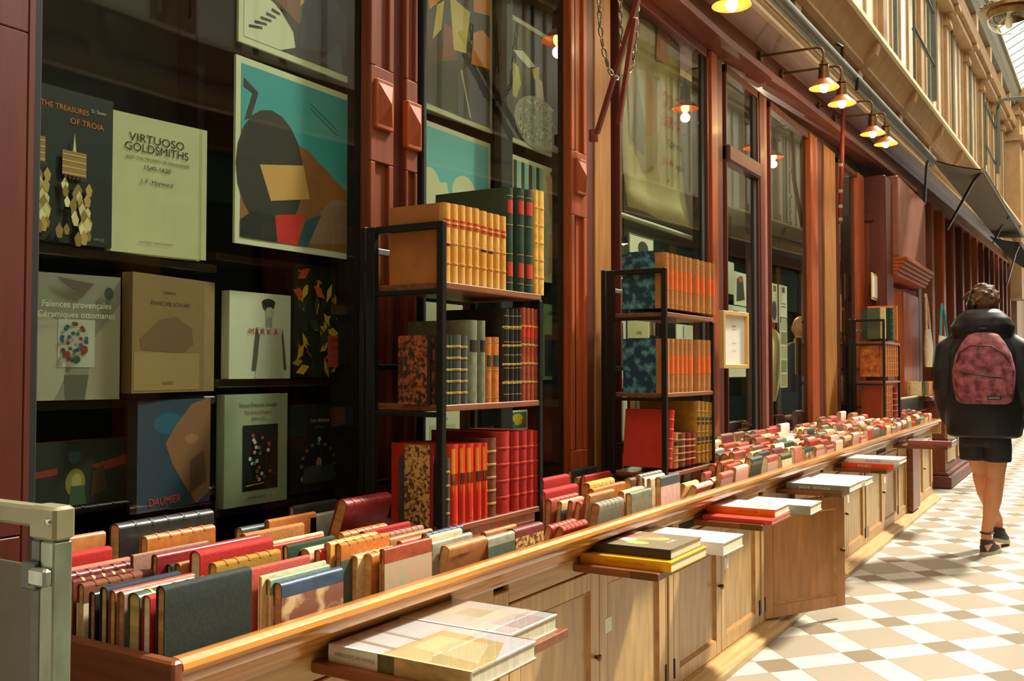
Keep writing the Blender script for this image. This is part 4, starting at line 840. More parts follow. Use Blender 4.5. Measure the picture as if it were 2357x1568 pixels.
def nth(n): return str(n)+('th' if 10<n%100<14 else {1:'st',2:'nd',3:'rd'}.get(n%10,'th'))
rnd=random.Random(21)
fc=['rose','red','pink','cream','tan','rose','crimson','cream','brown','palepink','redbrown','grey','rose','pink','red','cream','maroon','vellum','scarlet','greygreen','tan','brown','redbrown','palepink','darkgreen','white']
names={'rose':'dull rose','palepink':'salmon','redbrown':'rust brown','vellum':'yellow tan','greygreen':'olive','yellow':'straw yellow','teal':'sea green'}
y=3.95; kf=0
while y<9.62:
    kf+=1; L=rnd.uniform(.17,.205); x=-1.298; j=0; lean=rnd.choice([0,2,6,10,-4,4,8]); rackz=3.5<y+L and y<4.14 or (8.15-L<y<8.92)
    lim=-1.435 if rackz else -1.655
    while True:
        t=rnd.uniform(.022,.036) if y<6.4 else rnd.uniform(.032,.052)
        if x-t<lim: break
        j+=1; c=rnd.choice(fc); zt=.806+rnd.uniform(-.014,.03)+( -1.30-x)*.24*(1 if rnd.random()<.8 else .5); ln=lean+rnd.uniform(-3,3)
        if abs(ln)<2: ln=0
        LL=L*rnd.uniform(.84,.98)
        paper=rnd.choice([None,None,None,'pinkpaper','palepaper','greypaper','brown_marble','greenpaper'])
        tray_book(x,y,LL,zt,t,c,paper,ln,names.get(c,c)+' book, '+nth(j)+' from the rail in the '+nth(kf)+' file past the middle rack',5 if rnd.random()<.3 else 0,rnd.choice([PAGE,PAGEB,PAGEB,PAGE,PAGEL]),'old books in the far part of the trough')
        x-=t+rnd.uniform(.002,.008)+abs(math.sin(math.radians(ln)))*.01
    y+=L+.045
# ------------------------------------------------ window displays
XD=-1.90
def display(quad,t,lea,shapes,lab,XL=XD,XR=XD,page=PAGEL,z0=None,name='picture_book',paper=None):
    TL,TR,BR,BL=quad; A=at(*BL,X=XL); B=at(*BR,X=XR); zb=(A.z+B.z)/2 if z0 is None else z0; zt=(at(*TL,X=XL).z+at(*TR,X=XR).z)/2
    d=Vector((B.x-A.x,B.y-A.y,0)); w=d.length; d.normalize(); n=d.cross(Vector((0,0,1))); h=zt-zb
    o=Vector((B.x,B.y,zb))-n*(t/2); Tm=Matrix(((-d.x,n.x,0,o.x),(-d.y,n.y,0,o.y),(0,0,1,o.z),(0,0,0,1)))
    b=book(Tm,h,w,t,lea,paper,page=page,lab=lab,name=name,flatspine=True,strip=.95)
    art(b,w,h,shapes,T3((w,t/2,0),(-1,0,0),(0,0,1))); return b,w,h,zb
K=(40,36,30)
def rect(c,u0,u1,v0,v1): return ('p',c,[(u0,v0),(u1,v0),(u1,v1),(u0,v1)])
GO=(176,142,78); GO2=(206,184,130)
earr=[rect((30,28,24),0,1,0,1),('t','THE TREASURES',.42,.875,.05,(206,110,50),.95),('t','OF TROIA',.68,.80,.055,(206,110,50),1),('t','D. Sasen',.82,.9,.032,(190,180,150),1),('t','ARTAZ',.84,.045,.025,(150,140,110),1)]
for (cx_,top,wd) in ((.10,.66,.2),(.52,.60,.28)):
    earr+=[('p',GO2,[(cx_-.02,top),(cx_+.02,top),(cx_,top+.12)]),rect((150,110,62),cx_-wd/2,cx_+wd/2,top-.16,top-.0)]+[rect((206,170,110),cx_-wd/2,cx_+wd/2,top-.15+k*.04,top-.143+k*.04) for k in range(4)]
    rr=random.Random(3)
    for k in range(26):
        u=cx_+rr.uniform(-wd*.75,wd*.75); v=top-.2-.36*(k/26)-.02; u=max(.03,min(.82,u)); s=rr.uniform(.035,.05)
        earr.append(('p',rr.choice([GO,GO2,(226,206,150),(140,108,60)]),[(u,v+s),(u+s,v),(u+s*.6,v-s*1.1),(u-s*.5,v-s*1.1),(u-s,v)]))
    earr+=[('e',(60,44,30),cx_-wd/2+.03+k*wd/6,top-.175,.018,.012) for k in range(6)]
display(((66,192),(262,226),(256,573),(58,546)),.03,leather('black'),earr,'black picture book with gold earrings on its cover, top left of the first window')
_,_,_,zs1=display(((262,258),(489,300),(474,602),(253,575)),.03,M('pale_jacket2',(196,188,146),.6,0,.04),[('t','VIRTUOSO',.46,.835,.085,K,1.08),('t','GOLDSMITHS',.46,.765,.085,K,1.0),('t','AND THE TRIUMPH OF MANNERISM',.47,.69,.030,(90,80,60),1.05),('t','1540-1620',.46,.63,.047,K,1.1),('t','J. F. Hayward',.46,.53,.044,K,1.1),('t','SOTHEBY PARKE BERNET',.46,.085,.022,(110,100,80),1.1),rect((150,140,100),.93,.936,0,1)],'cream picture book with black capital lettering, on the upper shelf of the first window',XR=-1.87)
display(((61,613),(292,650),(274,927),(55,915)),.03,M('grey_jacket',(160,152,134),.5,0,.1),[rect((150,142,126),0,1,0,1),('p',(190,178,154),[(0,0),(.3,0),(.42,.2),(.36,.62),(.1,.7),(0,.5)]),('p',(176,164,140),[(.6,0),(1,0),(1,.78),(.72,.5)]),('p',(110,104,90),[(.42,0),(.62,0),(.66,.2),(.4,.2)]),rect((206,200,180),.33,.72,.26,.64),('e',(196,188,166),.5,.46,.16,.17),*[('e',[(60,86,120),(70,96,130),(150,60,50),(60,100,76)][k%4],.5+(.13 if k<16 else .07)*math.cos(k*.72),.46+(.145 if k<16 else .07)*math.sin(k*.72),.022,.016) for k in range(26)],('e',(150,60,50),.42,.36,.035,.03),('e',(150,60,50),.6,.40,.04,.035),('e',(60,90,60),.52,.32,.04,.03),('p',(110,90,80),[(.3,.97),(.7,.93),(.6,.85),(.45,.88)]),('e',(70,70,64),.86,.86,.05,.05),('t','Faïences provençales',.52,.755,.072,(232,226,206),.9),('t','Céramiques ottomanes',.52,.675,.072,(232,226,206),.9)],'grey photographic book with a blue patterned plate on its cover, left of middle shelf',XL=-1.9,XR=-1.86)
display(((312,633),(508,646),(492,903),(302,903)),.03,M('kraft_jacket',(132,104,66),.6,0,.08),[rect((122,94,58),0,.86,0,1),('t','L\'œuvre',.42,.86,.05,(90,66,44),1),('t','FRANÇOISE BOULARD',.44,.76,.05,(86,64,44),1),('p',(104,74,50),[(.08,.45),(.3,.62),(.5,.66),(.7,.56),(.72,.42),(.6,.34),(.1,.36)]),rect((140,112,72),.02,.8,.02,.34),('t','GALERIE',.4,.08,.04,(104,78,48),1)],'brown paper-wrapped book standing open on the middle shelf of the first window',XL=-1.84,XR=-1.9)
display(((531,668),(674,682),(668,872),(526,872)),.03,M('white_jacket3',(206,200,176),.5,0,.03),[('e',(60,56,50),.62,.86,.10,.07),('e',(176,170,150),.64,.77,.07,.08),('e',(50,46,42),.62,.89,.11,.05),rect((150,144,128),.58,.68,.6,.72),('p',(186,180,160),[(.42,.6),(.86,.6),(.92,.3),(.88,.0),(.4,.0),(.46,.3)]),('p',(90,86,78),[(.42,.6),(.48,.5),(.42,.1),(.36,.1)]),('p',(90,86,78),[(.86,.6),(.84,.5),(.88,.1),(.93,.1)]),('t','M Ï R K A',.54,.545,.10,(176,40,34),1.15)],'white book with large red letters over a grey torso photograph, right of middle shelf')
fl=[rect((40,44,34),0,1,0,1)]; rr=random.Random(9)
for k in range(80):
    u,v=rr.random()*.88+.06,rr.random()*.88+.06; s=rr.uniform(.05,.12); a=rr.uniform(0,6)
    fl.append(('p',rr.choice([(206,160,40),(214,170,50),(190,140,36),(60,66,48),(36,40,32),(206,80,50) if v>.7 or v<.3 else (50,56,44)]),[(u+s*math.cos(a),v+s*math.sin(a)),(u+s*.4*math.cos(a+1.5),v+s*.4*math.sin(a+1.5)),(u-s*math.cos(a),v-s*math.sin(a)),(u+s*.4*math.cos(a-1.5),v+s*.4*math.sin(a-1.5))]))
fl+=[rect((196,76,56),.53,.93,.09,.38),('t','PAPIERS PEINTS',.73,.335,.045,(110,40,30),.85),('t','D\'ARTISTES',.73,.26,.05,(110,40,30),.9),('t','de Gauguin à Warhol',.73,.19,.028,(110,40,30),.9)]
fl=[x for x in fl if not (x[0]=='t' and 'Warhol' in x[1])]+[('t','de Klimt à Bonnard',.73,.19,.028,(110,40,30),.9)]
display(((676,609),(808,621),(808,868),(674,869)),.03,leather('black'),fl,'black book with yellow leaves, orange flowers and a red title panel on its cover')
display(((53,1021),(304,1009),(302,1160),(49,1164)),.03,leather('maroon'),[rect((44,40,32),0,1,0,1),('p',(140,44,34),[(0,.55),(.3,.6),(.3,.5),(0,.45)]),('p',(150,50,38),[(.6,.6),(1,.75),(1,.6),(.7,.5)]),('e',(130,116,54),.46,.35,.09,.22),('e',(160,142,80),.47,.38,.045,.12),('p',(60,76,50),[(.4,.0),(.56,0),(.54,.3),(.42,.3)]),('e',(60,76,76),.45,.75,.06,.1),('p',(80,50,36),[(.6,.1),(.75,.2),(.72,.6),(.62,.5)])],'dark painterly art book with a yellowish figure, lower left of the first window')
display(((312,929),(490,911),(482,1164),(314,1172)),.03,M('blue_jacket',(48,62,78),.4,0,.12),[rect((46,62,80),.0,1,0,1),('e',(40,84,104),.4,.78,.2,.1),('p',(130,86,58),[(.72,.95),(.95,1),(1,1),(1,.1),(.8,.0),(.62,.2),(.46,.4),(.36,.6),(.5,.76)]),('p',(96,60,42),[(.7,.1),(.95,.2),(.9,.5),(.7,.42)]),('e',(150,104,72),.72,.62,.1,.05),('t','DAUMIER',.36,.075,.10,(206,70,44),.98)],'blue book with a brown sculpted head in profile and red-orange lettering',XL=-1.86,XR=-1.9)
vb=[('t','Simon Pietersz Verelst',.52,.90,.055,(60,70,74),.92),('t','The God of Flowers',.52,.835,.045,(150,60,60),.9),('t','1644-1721',.52,.775,.042,(70,76,76),1),rect((30,28,24),.28,.84,.13,.72),('t','FRANK LEWIS',.5,.065,.036,(70,76,80),1)]
rr=random.Random(5)
for k in range(22): vb.append(('e',rr.choice([(200,190,180),(180,70,60),(206,150,140),(90,110,90),(220,214,206),(160,50,44)]),.42+rr.uniform(-.08,.3)*(1 if k%2 else .4),.22+rr.random()*.42,.025,.018))
vb.append(('p',(200,170,110),[(.32,.17),(.6,.185),(.6,.195),(.32,.18)]))
display(((527,907),(667,907),(660,1154),(514,1168)),.03,M('greygreen_jacket',(158,160,132),.5,0,.04),vb,'grey-green book with a dark flower bouquet picture, bottom right of first window')
cr=[rect((34,34,32),0,1,0,1),('t','Les émaux',.5,.82,.075,(180,176,160),1),('t','des Princes',.5,.74,.04,(130,126,110),1)]
for k in range(9):
    a=PI*k/8; cr.append(('e',(120,118,106),.48+.3*math.cos(a),.3+.25*math.sin(a),.03,.022))
for k in range(7): cr.append(('e',(150,144,130),.2+k*.095,.16,.035,.028))
cr+=[('e',(176,120,110),.48,.33,.05,.06),('e',(176,172,156),.48,.6,.03,.03),('p',(70,70,64),[(.18,.1),(.78,.1),(.74,.3),(.22,.3)])]
display(((670,932),(803,930),(797,1120),(668,1140)),.03,leather('black'),cr,'black book with a jewelled silver crown on its cover, right of the flower book')
# shelving behind the first two windows
def shelving(lab,ya,yb,zs,xs=-1.93,xb=-2.08,div=()):
    o=empty('display_shelving',(xb,ya,.66)); tag(o,lab,'shelving'); H=2.98-.66
    MB().box(0,.02,0,yb-ya,0,H).build('back_panel',BLKD,o)
    for (z,u0,u1) in zs: MB().bev(.02,xs-xb+.018,u0-ya,u1-ya,z-.66-.022,z-.66-.001,.003).build('shelf_board',wood('dark_shelf',(54,33,22),'y'),o)
    for y_ in [ya,yb-.02]+list(div): MB().box(.02,.10,y_-ya,y_-ya+.02,0,H).build('upright',BLKD,o)
    return o
ya=ypix(58,-1.9); yd_=ypix(508,-1.9); yb=ypix(846,-1.9)
zA=at(100,553,X=-1.9).z; zB=at(100,918,X=-1.9).z; zC=at(180,1163,X=-1.9).z
shelving('dark shelving holding picture books behind the first window',ya-.05,yb,[(zs1,ya-.05,yd_),(at(165,921,X=-1.9).z,ya-.05,yd_),(at(400,903,X=-1.9).z,ypix(295,-1.9),yd_-.02) if False else (zC-.0,ya-.05,yd_),(at(600,872,X=-1.9).z,yd_+.0,yb),(at(590,1160,X=-1.9).z,yd_,yb),(at(670,600,X=-1.9).z,yd_,yb)],div=(yd_-.01,))
def poster(quad,shapes,lab,X=-1.86,border=.04,bc=(206,200,168)):
    TL,TR,BR,BL=quad; A=at(*BL,X=X); B=at(*BR,X=X); zt=(at(*TL,X=X).z+at(*TR,X=X).z)/2; zb=(A.z+B.z)/2; w=B.y-A.y; h=zt-zb
    o=empty('poster',(X,A.y,zb)); tag(o,lab,'poster','large colour posters in the shop windows')
    MB().box(-.008,0,0,w,0,h).build('poster_board',M('poster_border_%d_%d_%d'%bc,bc,.6,0,.02),o)
    art(o,w*(1-2*border),h*(1-2*border*w/h),shapes,T3((0,w*border,w*border),(0,1,0),(0,0,1)),name='printed_picture')
    return o
TE=(60,150,158); DK=(44,40,34); BRN=(120,74,44)
poster(((540,-175),(815,-70),(810,190),(549,98)),[rect(DK,0,1,0,1),('p',(206,202,172),[(0,0),(.32,0),(.46,.08),(.44,.22),(.3,.4),(.1,.5),(0,.52)]),('p',BRN,[(.2,.5),(.5,.32),(.62,.6),(.5,1),(.2,1)]),('p',(56,62,78),[(.5,.1),(.98,.2),(.98,.6),(.7,.9),(.52,.5)]),('p',(206,170,60),[(.5,.5),(.54,.56),(.52,.66)]),('p',(70,76,92),[(.7,.05),(.95,.0),(.9,.3)])]+[('p',DK,[(.04+k*.05,.10+k*.06),(.16+k*.04,.13+k*.05),(.15+k*.04,.15+k*.05),(.04+k*.05,.125+k*.06)]) for k in range(6)],'dark blue and white abstract poster cut off by the top edge, first window')
poster(((548,126),(812,223),(806,597),(540,560)),[rect(TE,0,1,0,1),('p',(146,90,48),[(.0,.62),(.3,.66),(.6,.60),(1,.40),(1,0),(0,0)]),('e',(50,44,36),.26,.42,.3,.36),('p',(150,112,96),[(.62,.02),(1,.06),(1,.34),(.84,.33),(.72,.22)]),('p',(206,150,84),[(.16,.44),(.56,.5),(.62,.3),(.26,.24)]),('p',(196,40,32),[(.3,.16),(.56,.2),(.52,0),(.3,0)]),('p',(44,84,96),[(.58,.16),(.74,.22),(.6,0),(.5,0)]),('p',(52,44,38),[(.02,.92),(.14,.86),(.13,.84),(.02,.87)]),('p',(52,44,38),[(.10,.86),(.14,.85),(.08,.7),(.03,.68)]),('p',(36,34,30),[(.2,.0),(.32,.0),(.3,.14),(.1,.16),(.0,.1),(0,0)])]+[('p',K,[(.62,.9-k*.03),(.9,.78-k*.03),(.9,.776-k*.03),(.62,.896-k*.03)]) for k in range(2)],'turquoise, brown and red abstract poster with a white border, first window')
OG=(214,130,44); YE=(214,184,100); GB=(82,80,90)
poster(((962,-110),(1134,-20),(1133,308),(963,242)),[rect((60,56,46),0,1,0,1),('p',OG,[(0,1),(.06,1),(.2,.72),(.12,.70),(0,.78)]),('p',(86,58,44),[(0,.6),(.2,.58),(.3,.36),(0,.2)]),('p',OG,[(.7,.42),(1,.45),(1,.68),(.88,.72),(.74,.66)]),('p',OG,[(.0,.98),(.24,.98),(.3,.8),(.1,.66)]),('p',(140,70,44),[(.28,.34),(.5,.4),(.44,.6),(.3,.62)]),('p',OG,[(.74,.82),(1,.86),(1,1),(.74,1)]),('p',YE,[(.38,.84),(.68,.8),(.62,.48),(.44,.46)]),('p',YE,[(.2,.72),(.3,.78),(.26,.56),(.14,.46)]),('p',GB,[(.5,0),(1,0),(.96,.3),(.7,.42),(.5,.3)]),('p',(206,196,150),[(.54,.34),(.56,.34),(.7,.02),(.68,.02)])],'orange, yellow and grey abstract poster, upper left of the second window')
poster(((963,272),(1131,330),(1129,640),(961,605)),[rect((112,178,180),0,1,0,1),('p',(206,200,160),[(0,0),(0,.7),(.1,.62),(.2,.6),(.36,.62),(.42,.4),(.4,0)]),('e',(206,200,160),.62,.58,.18,.13),('e',(206,200,160),.12,.5,.16,.2),('p',(70,68,60),[(.3,.0),(.34,.34),(.52,.5),(.7,.3),(.9,0)])],'light blue poster with cream cloud shapes, behind the nearest rack')
rr=random.Random(4)
poster(((1170,32),(1306,106),(1303,372),(1172,326)),[rect((58,60,60),0,1,0,1),('p',(206,202,184),[(.02,.74),(.2,.78),(.44,.7),(.3,.66),(.14,.7)]),('p',(206,202,184),[(.8,.52),(1,.5),(1,.46),(.84,.46)]),('p',(196,176,84),[(.0,.64),(.12,.62),(.16,.48),(.08,.34),(0,.36)]),('p',(206,176,150),[(.42,.62),(.56,.6),(.6,.42),(.44,.4)]),('p',(206,176,60),[(.36,.66),(.5,.72),(.5,.6),(.4,.58)]),('e',(160,160,140),.5,.2,.46,.24)]+[('p',rr.choice([(60,60,54),(214,212,190),(100,100,90)]),[(u,v),(u+.03,v+.012),(u+.012,v-.016)]) for u,v in [(.5+rr.uniform(-.42,.42),.2+rr.uniform(-.17,.2)) for _ in range(150)]],'dark poster with a grey speckled dome shape, upper right of the second window')
poster(((1175,358),(1307,397),(1303,666),(1173,626)),[rect((206,190,150),0,1,0,1)]+[rect((52,54,50),.02+k*.14,.08+k*.14,.55,1) for k in range(4)]+[rect((120,180,180),.085+k*.14,.14+k*.14,.55,1) for k in range(4)]+[('p',(206,160,124),[(.62,.95),(.95,.98),(.96,.5),(.86,.44),(.7,.6)]),('p',(70,50,40),[(.7,1),(1,1),(1,.7),(.9,.8)]),('p',(206,150,110),[(.66,.42),(.9,.42),(.86,.1),(.64,.02)]),('p',(170,40,44),[(.88,.44),(1,.4),(1,0),(.86,0)]),('p',(176,180,150),[(.6,.5),(.7,.52),(.66,.05),(.58,.0)])],'poster with striped ground and pink and red shapes, right of the dark green volumes')
poster(((1252,700),(1312,706),(1311,880),(1251,868)),[rect((120,150,110),0,1,.62,1),('t','INTERNATIONALE',.5,.9,.07,(50,70,60),.8),('t','DE L\'ART',.5,.78,.07,(50,70,60),.8),rect((60,56,46),0,1,.02,.6),('p',(150,140,120),[(.5,.2),(1,.15),(1,.55),(.6,.5)]),('p',(40,36,30),[(.1,.1),(.4,.1),(.45,.5),(.2,.5)])],'green-topped landscape print beside the right post of the nearest rack',bc=(110,140,104))
poster(((1252,890),(1313,880),(1312,1048),(1252,1066)),[rect((60,42,34),0,1,0,1),('p',(86,56,40),[(0,.1),(1,.0),(1,.5),(.5,.6),(0,.4)])],'very dark brown print below the green-topped landscape print',bc=(50,40,34))
poster(((978,702),(1068,696),(1065,760),(976,775)),[('t','CATALOGUE',.5,.7,.12,(120,96,80),.8),('t','RAISONNÉ',.5,.4,.12,(120,96,80),.8)],'pale paper card with brown lettering behind the middle shelf of the nearest rack')
poster(((980,948),(1060,944),(1058,1020),(978,1026)),[('t','DESSINS',.55,.8,.12,(90,80,60),1),rect((186,176,130),.1,.9,.1,.6)],'pale paper card behind the bottom shelf of the nearest rack')
poster(((1168,945),(1215,945),(1214,988),(1167,992)),[rect((60,110,90),0,1,0,1),('e',(206,170,40),.5,.55,.3,.35),('e',(60,80,130),.2,.3,.15,.2),('e',(176,60,50),.82,.4,.1,.2)],'small colourful card with a yellow blot behind the red volumes')
ya=ypix(964,-1.9); yb=ypix(1310,-1.9)
shelving('dark shelving holding posters behind the second window',ya,yb,[(1.42,ya,yb),(1.0,ya,yb),(.8,ya,yb)],xs=-1.93,div=(ypix(1150,-1.9),))
_mu=MB().bev(-1.84,-1.81,ypix(1136,-1.84),ypix(1166,-1.84),.66,2.98,.006).build('window_mullion',BLKD); tag(_mu,'dark vertical mullion between the two columns of posters in the second window','mullion')
# banner and things behind the third window
o=empty('banner',at(1500,520,X=-1.9)); tag(o,'old cloth theatre banner with red lettering hanging behind the third window','banner')
Xb=-1.9; A=at(1424,478,X=Xb); B=at(1572,520,X=Xb); w=B.y-A.y; h=1.32; z0=min(A.z,B.z)
m=MB(); n=14; vs=[];fs=[]
for i in range(n+1):
    for j in range(n+1):
        u,v=i/n,j/n; vs.append(rel(o,(Xb+.012*math.sin(u*9+v*3)+.05*(1-v)**6,A.y+u*w,z0+v*h)))
for i in range(n):
    for j in range(n): fs.append((i*(n+1)+j,(i+1)*(n+1)+j,(i+1)*(n+1)+j+1,i*(n+1)+j+1))
m.add(vs,fs); c_=m.build('cloth',M('aged_banner',(190,176,130),.8,0,.12,(5,5,5)),o,True); sm_=c_.modifiers.new('s','SOLIDIFY'); sm_.thickness=.003
art(o,w,h,[('p',(150,140,108),[(.1,.2),(.3,.14),(.5,.2),(.6,.5),(.4,.66),(.2,.62),(.08,.45)]),('p',(160,120,88),[(.34,.28),(.5,.32),(.46,.5),(.36,.54)]),('p',(104,104,88),[(.12,.24),(.3,.2),(.34,.3),(.2,.5)]),('p',(120,122,104),[(.08,.5),(.2,.55),(.3,.8),(.2,.8)]),('p',(170,120,90),[(.5,.6),(.7,.62),(.66,.85),(.54,.85)]),('p',(96,98,88),[(.55,.86),(.9,.8),(.85,.97),(.6,.99)]),
 ('t','COCO',.78,.47,.08,(186,36,22),1),('t','BARMAID',.79,.385,.07,(186,36,22),.85),('t','Opérette',.8,.305,.04,(80,74,60),1),('t','plus ou',.68,.23,.045,(206,64,40),.8),('t','anglaise',.88,.225,.036,(80,74,60),.8),('t','M. J. RIVIÈRE',.78,.15,.025,(190,90,60),1)],T3(tuple(rel(o,(Xb+.02,A.y,z0+.02))),(0,1,0),(0,0,1)),name='printed_picture',lift=.001)
p0=at(1416,490,X=-1.86); p1=at(1606,552,X=-1.86); p1.z=p0.z; MB().tube([rel(o,p0),rel(o,p1)],.012,12).build('roller_rod',M('pale_rod',(186,184,160),.4,0,.05),o,True)
def card(quad,shapes,lab,X=-1.806,bc=(226,220,196),t=.006,name='print',cat='print'):
    TL,TR,BR,BL=quad; A=at(*BL,X=X); B=at(*BR,X=X); zt=(at(*TL,X=X).z+at(*TR,X=X).z)/2; zb=(A.z+B.z)/2; w=B.y-A.y; h=zt-zb
    o=empty(name,(X,A.y,zb)); tag(o,lab,cat); MB().box(-t,0,0,w,0,h).build('sheet',M('sheet_%d_%d_%d'%bc,bc,.6,0,.02),o)
    if shapes: art(o,w,h,shapes,T3((0,0,0),(0,1,0),(0,0,1)),name='printed_picture')
    return o
card(((1450,538),(1504,550),(1504,600),(1450,600)),[('e',(70,66,56),.55,.5,.22,.3),rect((60,58,50),.02,.98,.96,.99)],'small white portrait print above the blue marbled books, third window')
card(((1446,730),(1495,730),(1495,782),(1446,782)),[rect((206,190,140),.05,.95,.05,.95),('t','LIVRES',.5,.3,.2,(150,60,40),1)],'pale card with a reddish line between the upper shelves of the middle rack')
card(((1557,748),(1595,748),(1595,782),(1557,782)),[rect((60,60,50),.4,.44,.1,.9)],'small white card behind the orange volumes of the middle rack')
card(((1418,725),(1441,728),(1441,875),(1418,870)),[('p',(90,80,80),[(.2,.1),(.8,.2),(.7,.9),(.3,.8)]),('p',(150,130,120),[(.3,.3),(.6,.4),(.5,.7)])],'tall grey engraving at the left of the middle rack')
card(((1420,915),(1444,912),(1444,1010),(1420,1020)),[('p',(50,46,40),[(.3,.05),(.5,.05),(.5,.95),(.3,.95)])],'white sheet with black strokes behind the lower part of the middle rack')
card(((1674,601),(1690,606),(1690,680),(1674,674)),[],'plain pale sheet in the upper left of the fourth window')
card(((1691,624),(1718,632),(1718,705),(1691,702)),[('p',(70,66,50),[(.15,.1),(.85,.2),(.7,.9),(.2,.8)]),('e',(176,90,70),.5,.8,.2,.1)],'print with dark figures and a red spot in the fourth window')
card(((1673,703),(1718,706),(1718,744),(1673,738)),[('p',(90,130,110),[(.2,.2),(.7,.2),(.6,.7),(.3,.7)])],'small green drawing below the print with dark figures')
card(((1692,776),(1717,775),(1717,868),(1673,868)),[('p',(90,96,80),[(.4,.3),(.6,.3),(.55,.7)])],'white sheet right of the wooden framed notice in the fourth window')
card(((1774,651),(1790,655),(1790,742),(1774,742)),[rect((150,100,60),.4,.8,.8,.95),('e',(60,90,110),.5,.3,.35,.25)],'tall card with a blue oval in the fifth window')
card(((1795,655),(1812,660),(1812,745),(1795,742)),[rect((120,80,60),.3,.7,.8,.95),rect((120,120,100),.2,.8,.5,.52),rect((120,120,100),.2,.8,.42,.44)],'tall card with a small brown picture in the fifth window')
card(((1860,658),(1878,663),(1878,760),(1860,757)),[],'plain yellowish panel at the right edge of the fifth window',bc=(196,180,110))
card(((1838,778),(1878,780),(1878,862),(1832,862)),[('t','J. MUCHA' if False else 'les livres',.5,.3,.1,(90,80,60),1),rect((196,80,60),.7,.95,.02,.22)],'large cream sheet with a red stamp in the fifth window',X=-1.9,bc=(190,176,134))
card(((1798,735),(1815,728),(1813,895),(1797,890)),[rect(c,.1,.9,.02+i*.2,.19+i*.2) for i,c in enumerate([(190,170,120),(150,150,110),(200,190,150),(160,140,100),(190,186,160)])],'narrow rack of stacked postcards in the fifth window')
card(((1926,675),(1938,680),(1938,765),(1926,762)),[],'orange brown print in the sixth window',bc=(170,90,40))
card(((1926,865),(1943,864),(1943,925),(1926,925)),[],'grey sheet low in the sixth window',bc=(140,136,116))
# framed notices
def framed(quad,X,lab,rz,lines,t=.03):
    TL,TR,BR,BL=quad; A=at(*BL,X=X); B=at(*BR,X=X); zt=at(*TL,X=X).z; zb=(A.z+B.z)/2; w=(B.y-A.y); h=zt-zb; o=empty('framed_notice',(A.x,A.y,zb),(0,0,rz)); tag(o,lab,'framed notice')
    FW=M('light_pine_frame',(214,170,104),.5,0,.12,(30,30,4)); s=.022
    for a in ((0,s,0,h),(w-s,w,0,h),(s,w-s,0,s),(s,w-s,h-s,h)): MB().bev(0,t,*a,.002).build('frame_rail',FW,o)
    MB().box(.004,.012,s,w-s,s,h-s).build('mounted_sheet',WHITE,o)
    art(o,w-2*s,h-2*s,[('t',tx,.5,v,sz,(90,84,80),.8) for tx,v,sz in lines],T3((.0125,s,s),(0,1,0),(0,0,1)))
framed(((1648,714),(1697,730),(1697,850),(1655,847)),-1.73,'pine-framed white notice fixed on the mullion right of the middle rack',math.radians(-8),[('LIBRAIRIE',.78,.05),('livres anciens',.72,.04),('et modernes',.44,.045),('achat - vente',.28,.04)])
framed(((2005,627),(2033,632),(2033,697),(2005,690)),-1.69,'small white framed sign on the red panel above the furthest rack',0,[('HORAIRES',.8,.1),('10h - 19h',.6,.07)],.008)
# tunic with red ribbons hanging in the fourth and fifth windows
XT=-1.88
o=empty('hanging_tunic',at(1762,850,X=XT)); tag(o,'cream tunic with red tied ribbons hanging inside the fourth and fifth windows','tunic')
zt=at(1765,748,X=XT).z-o.location.z; zb=at(1765,925,X=XT).z-o.location.z; yr=at(1799,800,X=XT).y-o.location.y; yl=at(1722,800,X=XT).y-o.location.y; yc0=(yr+yl)/2; wd=(yr-yl)/2
MB().loft([(0,yc0,zb,.03,wd*.55),(0,yc0,zb*.6+zt*.4,.045,wd*.95),(0,yc0,zb*.25+zt*.75,.05,wd*1.0),(0,yc0,zt-.06,.04,wd*.8),(0,yc0,zt,.02,wd*.35)],24,noise=.07).build('cloth_body',M('cream_cotton',(222,206,160),.85,0,.1,(8,8,3)),o,True)
RB=M('red_ribbon',(216,36,26),.6,0,.1)
for px_ in (1734,1773):
    y_=at(px_,740,X=XT).y-o.location.y; zr=at(px_,718,X=XT).z-o.location.z
    MB().tube([(.01,y_,zt-.03),(.015,y_,(zt+zr)/2),(.01,y_,zr)],.020,8).build('ribbon',RB,o,True)
    MB().tube([(0,y_-.07,zr+.01),(.02,y_,zr-.005),(0,y_+.07,zr+.015)],[.024,.014,.026],8).build('bow',RB,o,True)
# interior lamps and furniture of the shop
for i,(x,y,z) in enumerate([(-3.0,5.2,2.35),(-3.4,7.4,2.3),(-2.8,9.4,2.25),(-3.6,10.8,2.4)]):
    o=empty('ceiling_spot',(x,y,z)); tag(o,['warm ceiling spot inside the shop, nearest one','warm ceiling spot inside the shop behind the fifth window','warm ceiling spot inside the shop behind the sixth window','furthest warm ceiling spot inside the shop'][i],'spotlight','ceiling spots inside the shop')
    MB().tube([(0,0,.03),(0,0,3.0-z)],.006,6).build('rod',BLK,o); lathe_at([(.0,.05),(.03,.045),(.04,-.01),(.034,-.01)],(0,0,0),'shade',BLK,o,12)
    lathe_at([(0,-.02),(.015,-.01),(.015,.01)],(0,0,0),'bulb',BULB,o,10)
    l=bpy.data.lights.new('spot_light','POINT'); l.energy=45; l.color=(1,.82,.58); l.shadow_soft_size=.05; lo=bpy.data.objects.new('spot_light',l); COL.objects.link(lo); lo.parent=o; lo.location=(0,0,-.06)
o=empty('interior_bookcase',(-4.7,3.6,0)); tag(o,'tall dark bookcase against the back wall inside the shop','bookcase')
m=MB(); 
for k in range(8): m.box(0,.35,0,7.0,.3*k+.1,.3*k+.12)
for k in range(8): m.box(0,.35,k,k+.02,0,2.4)
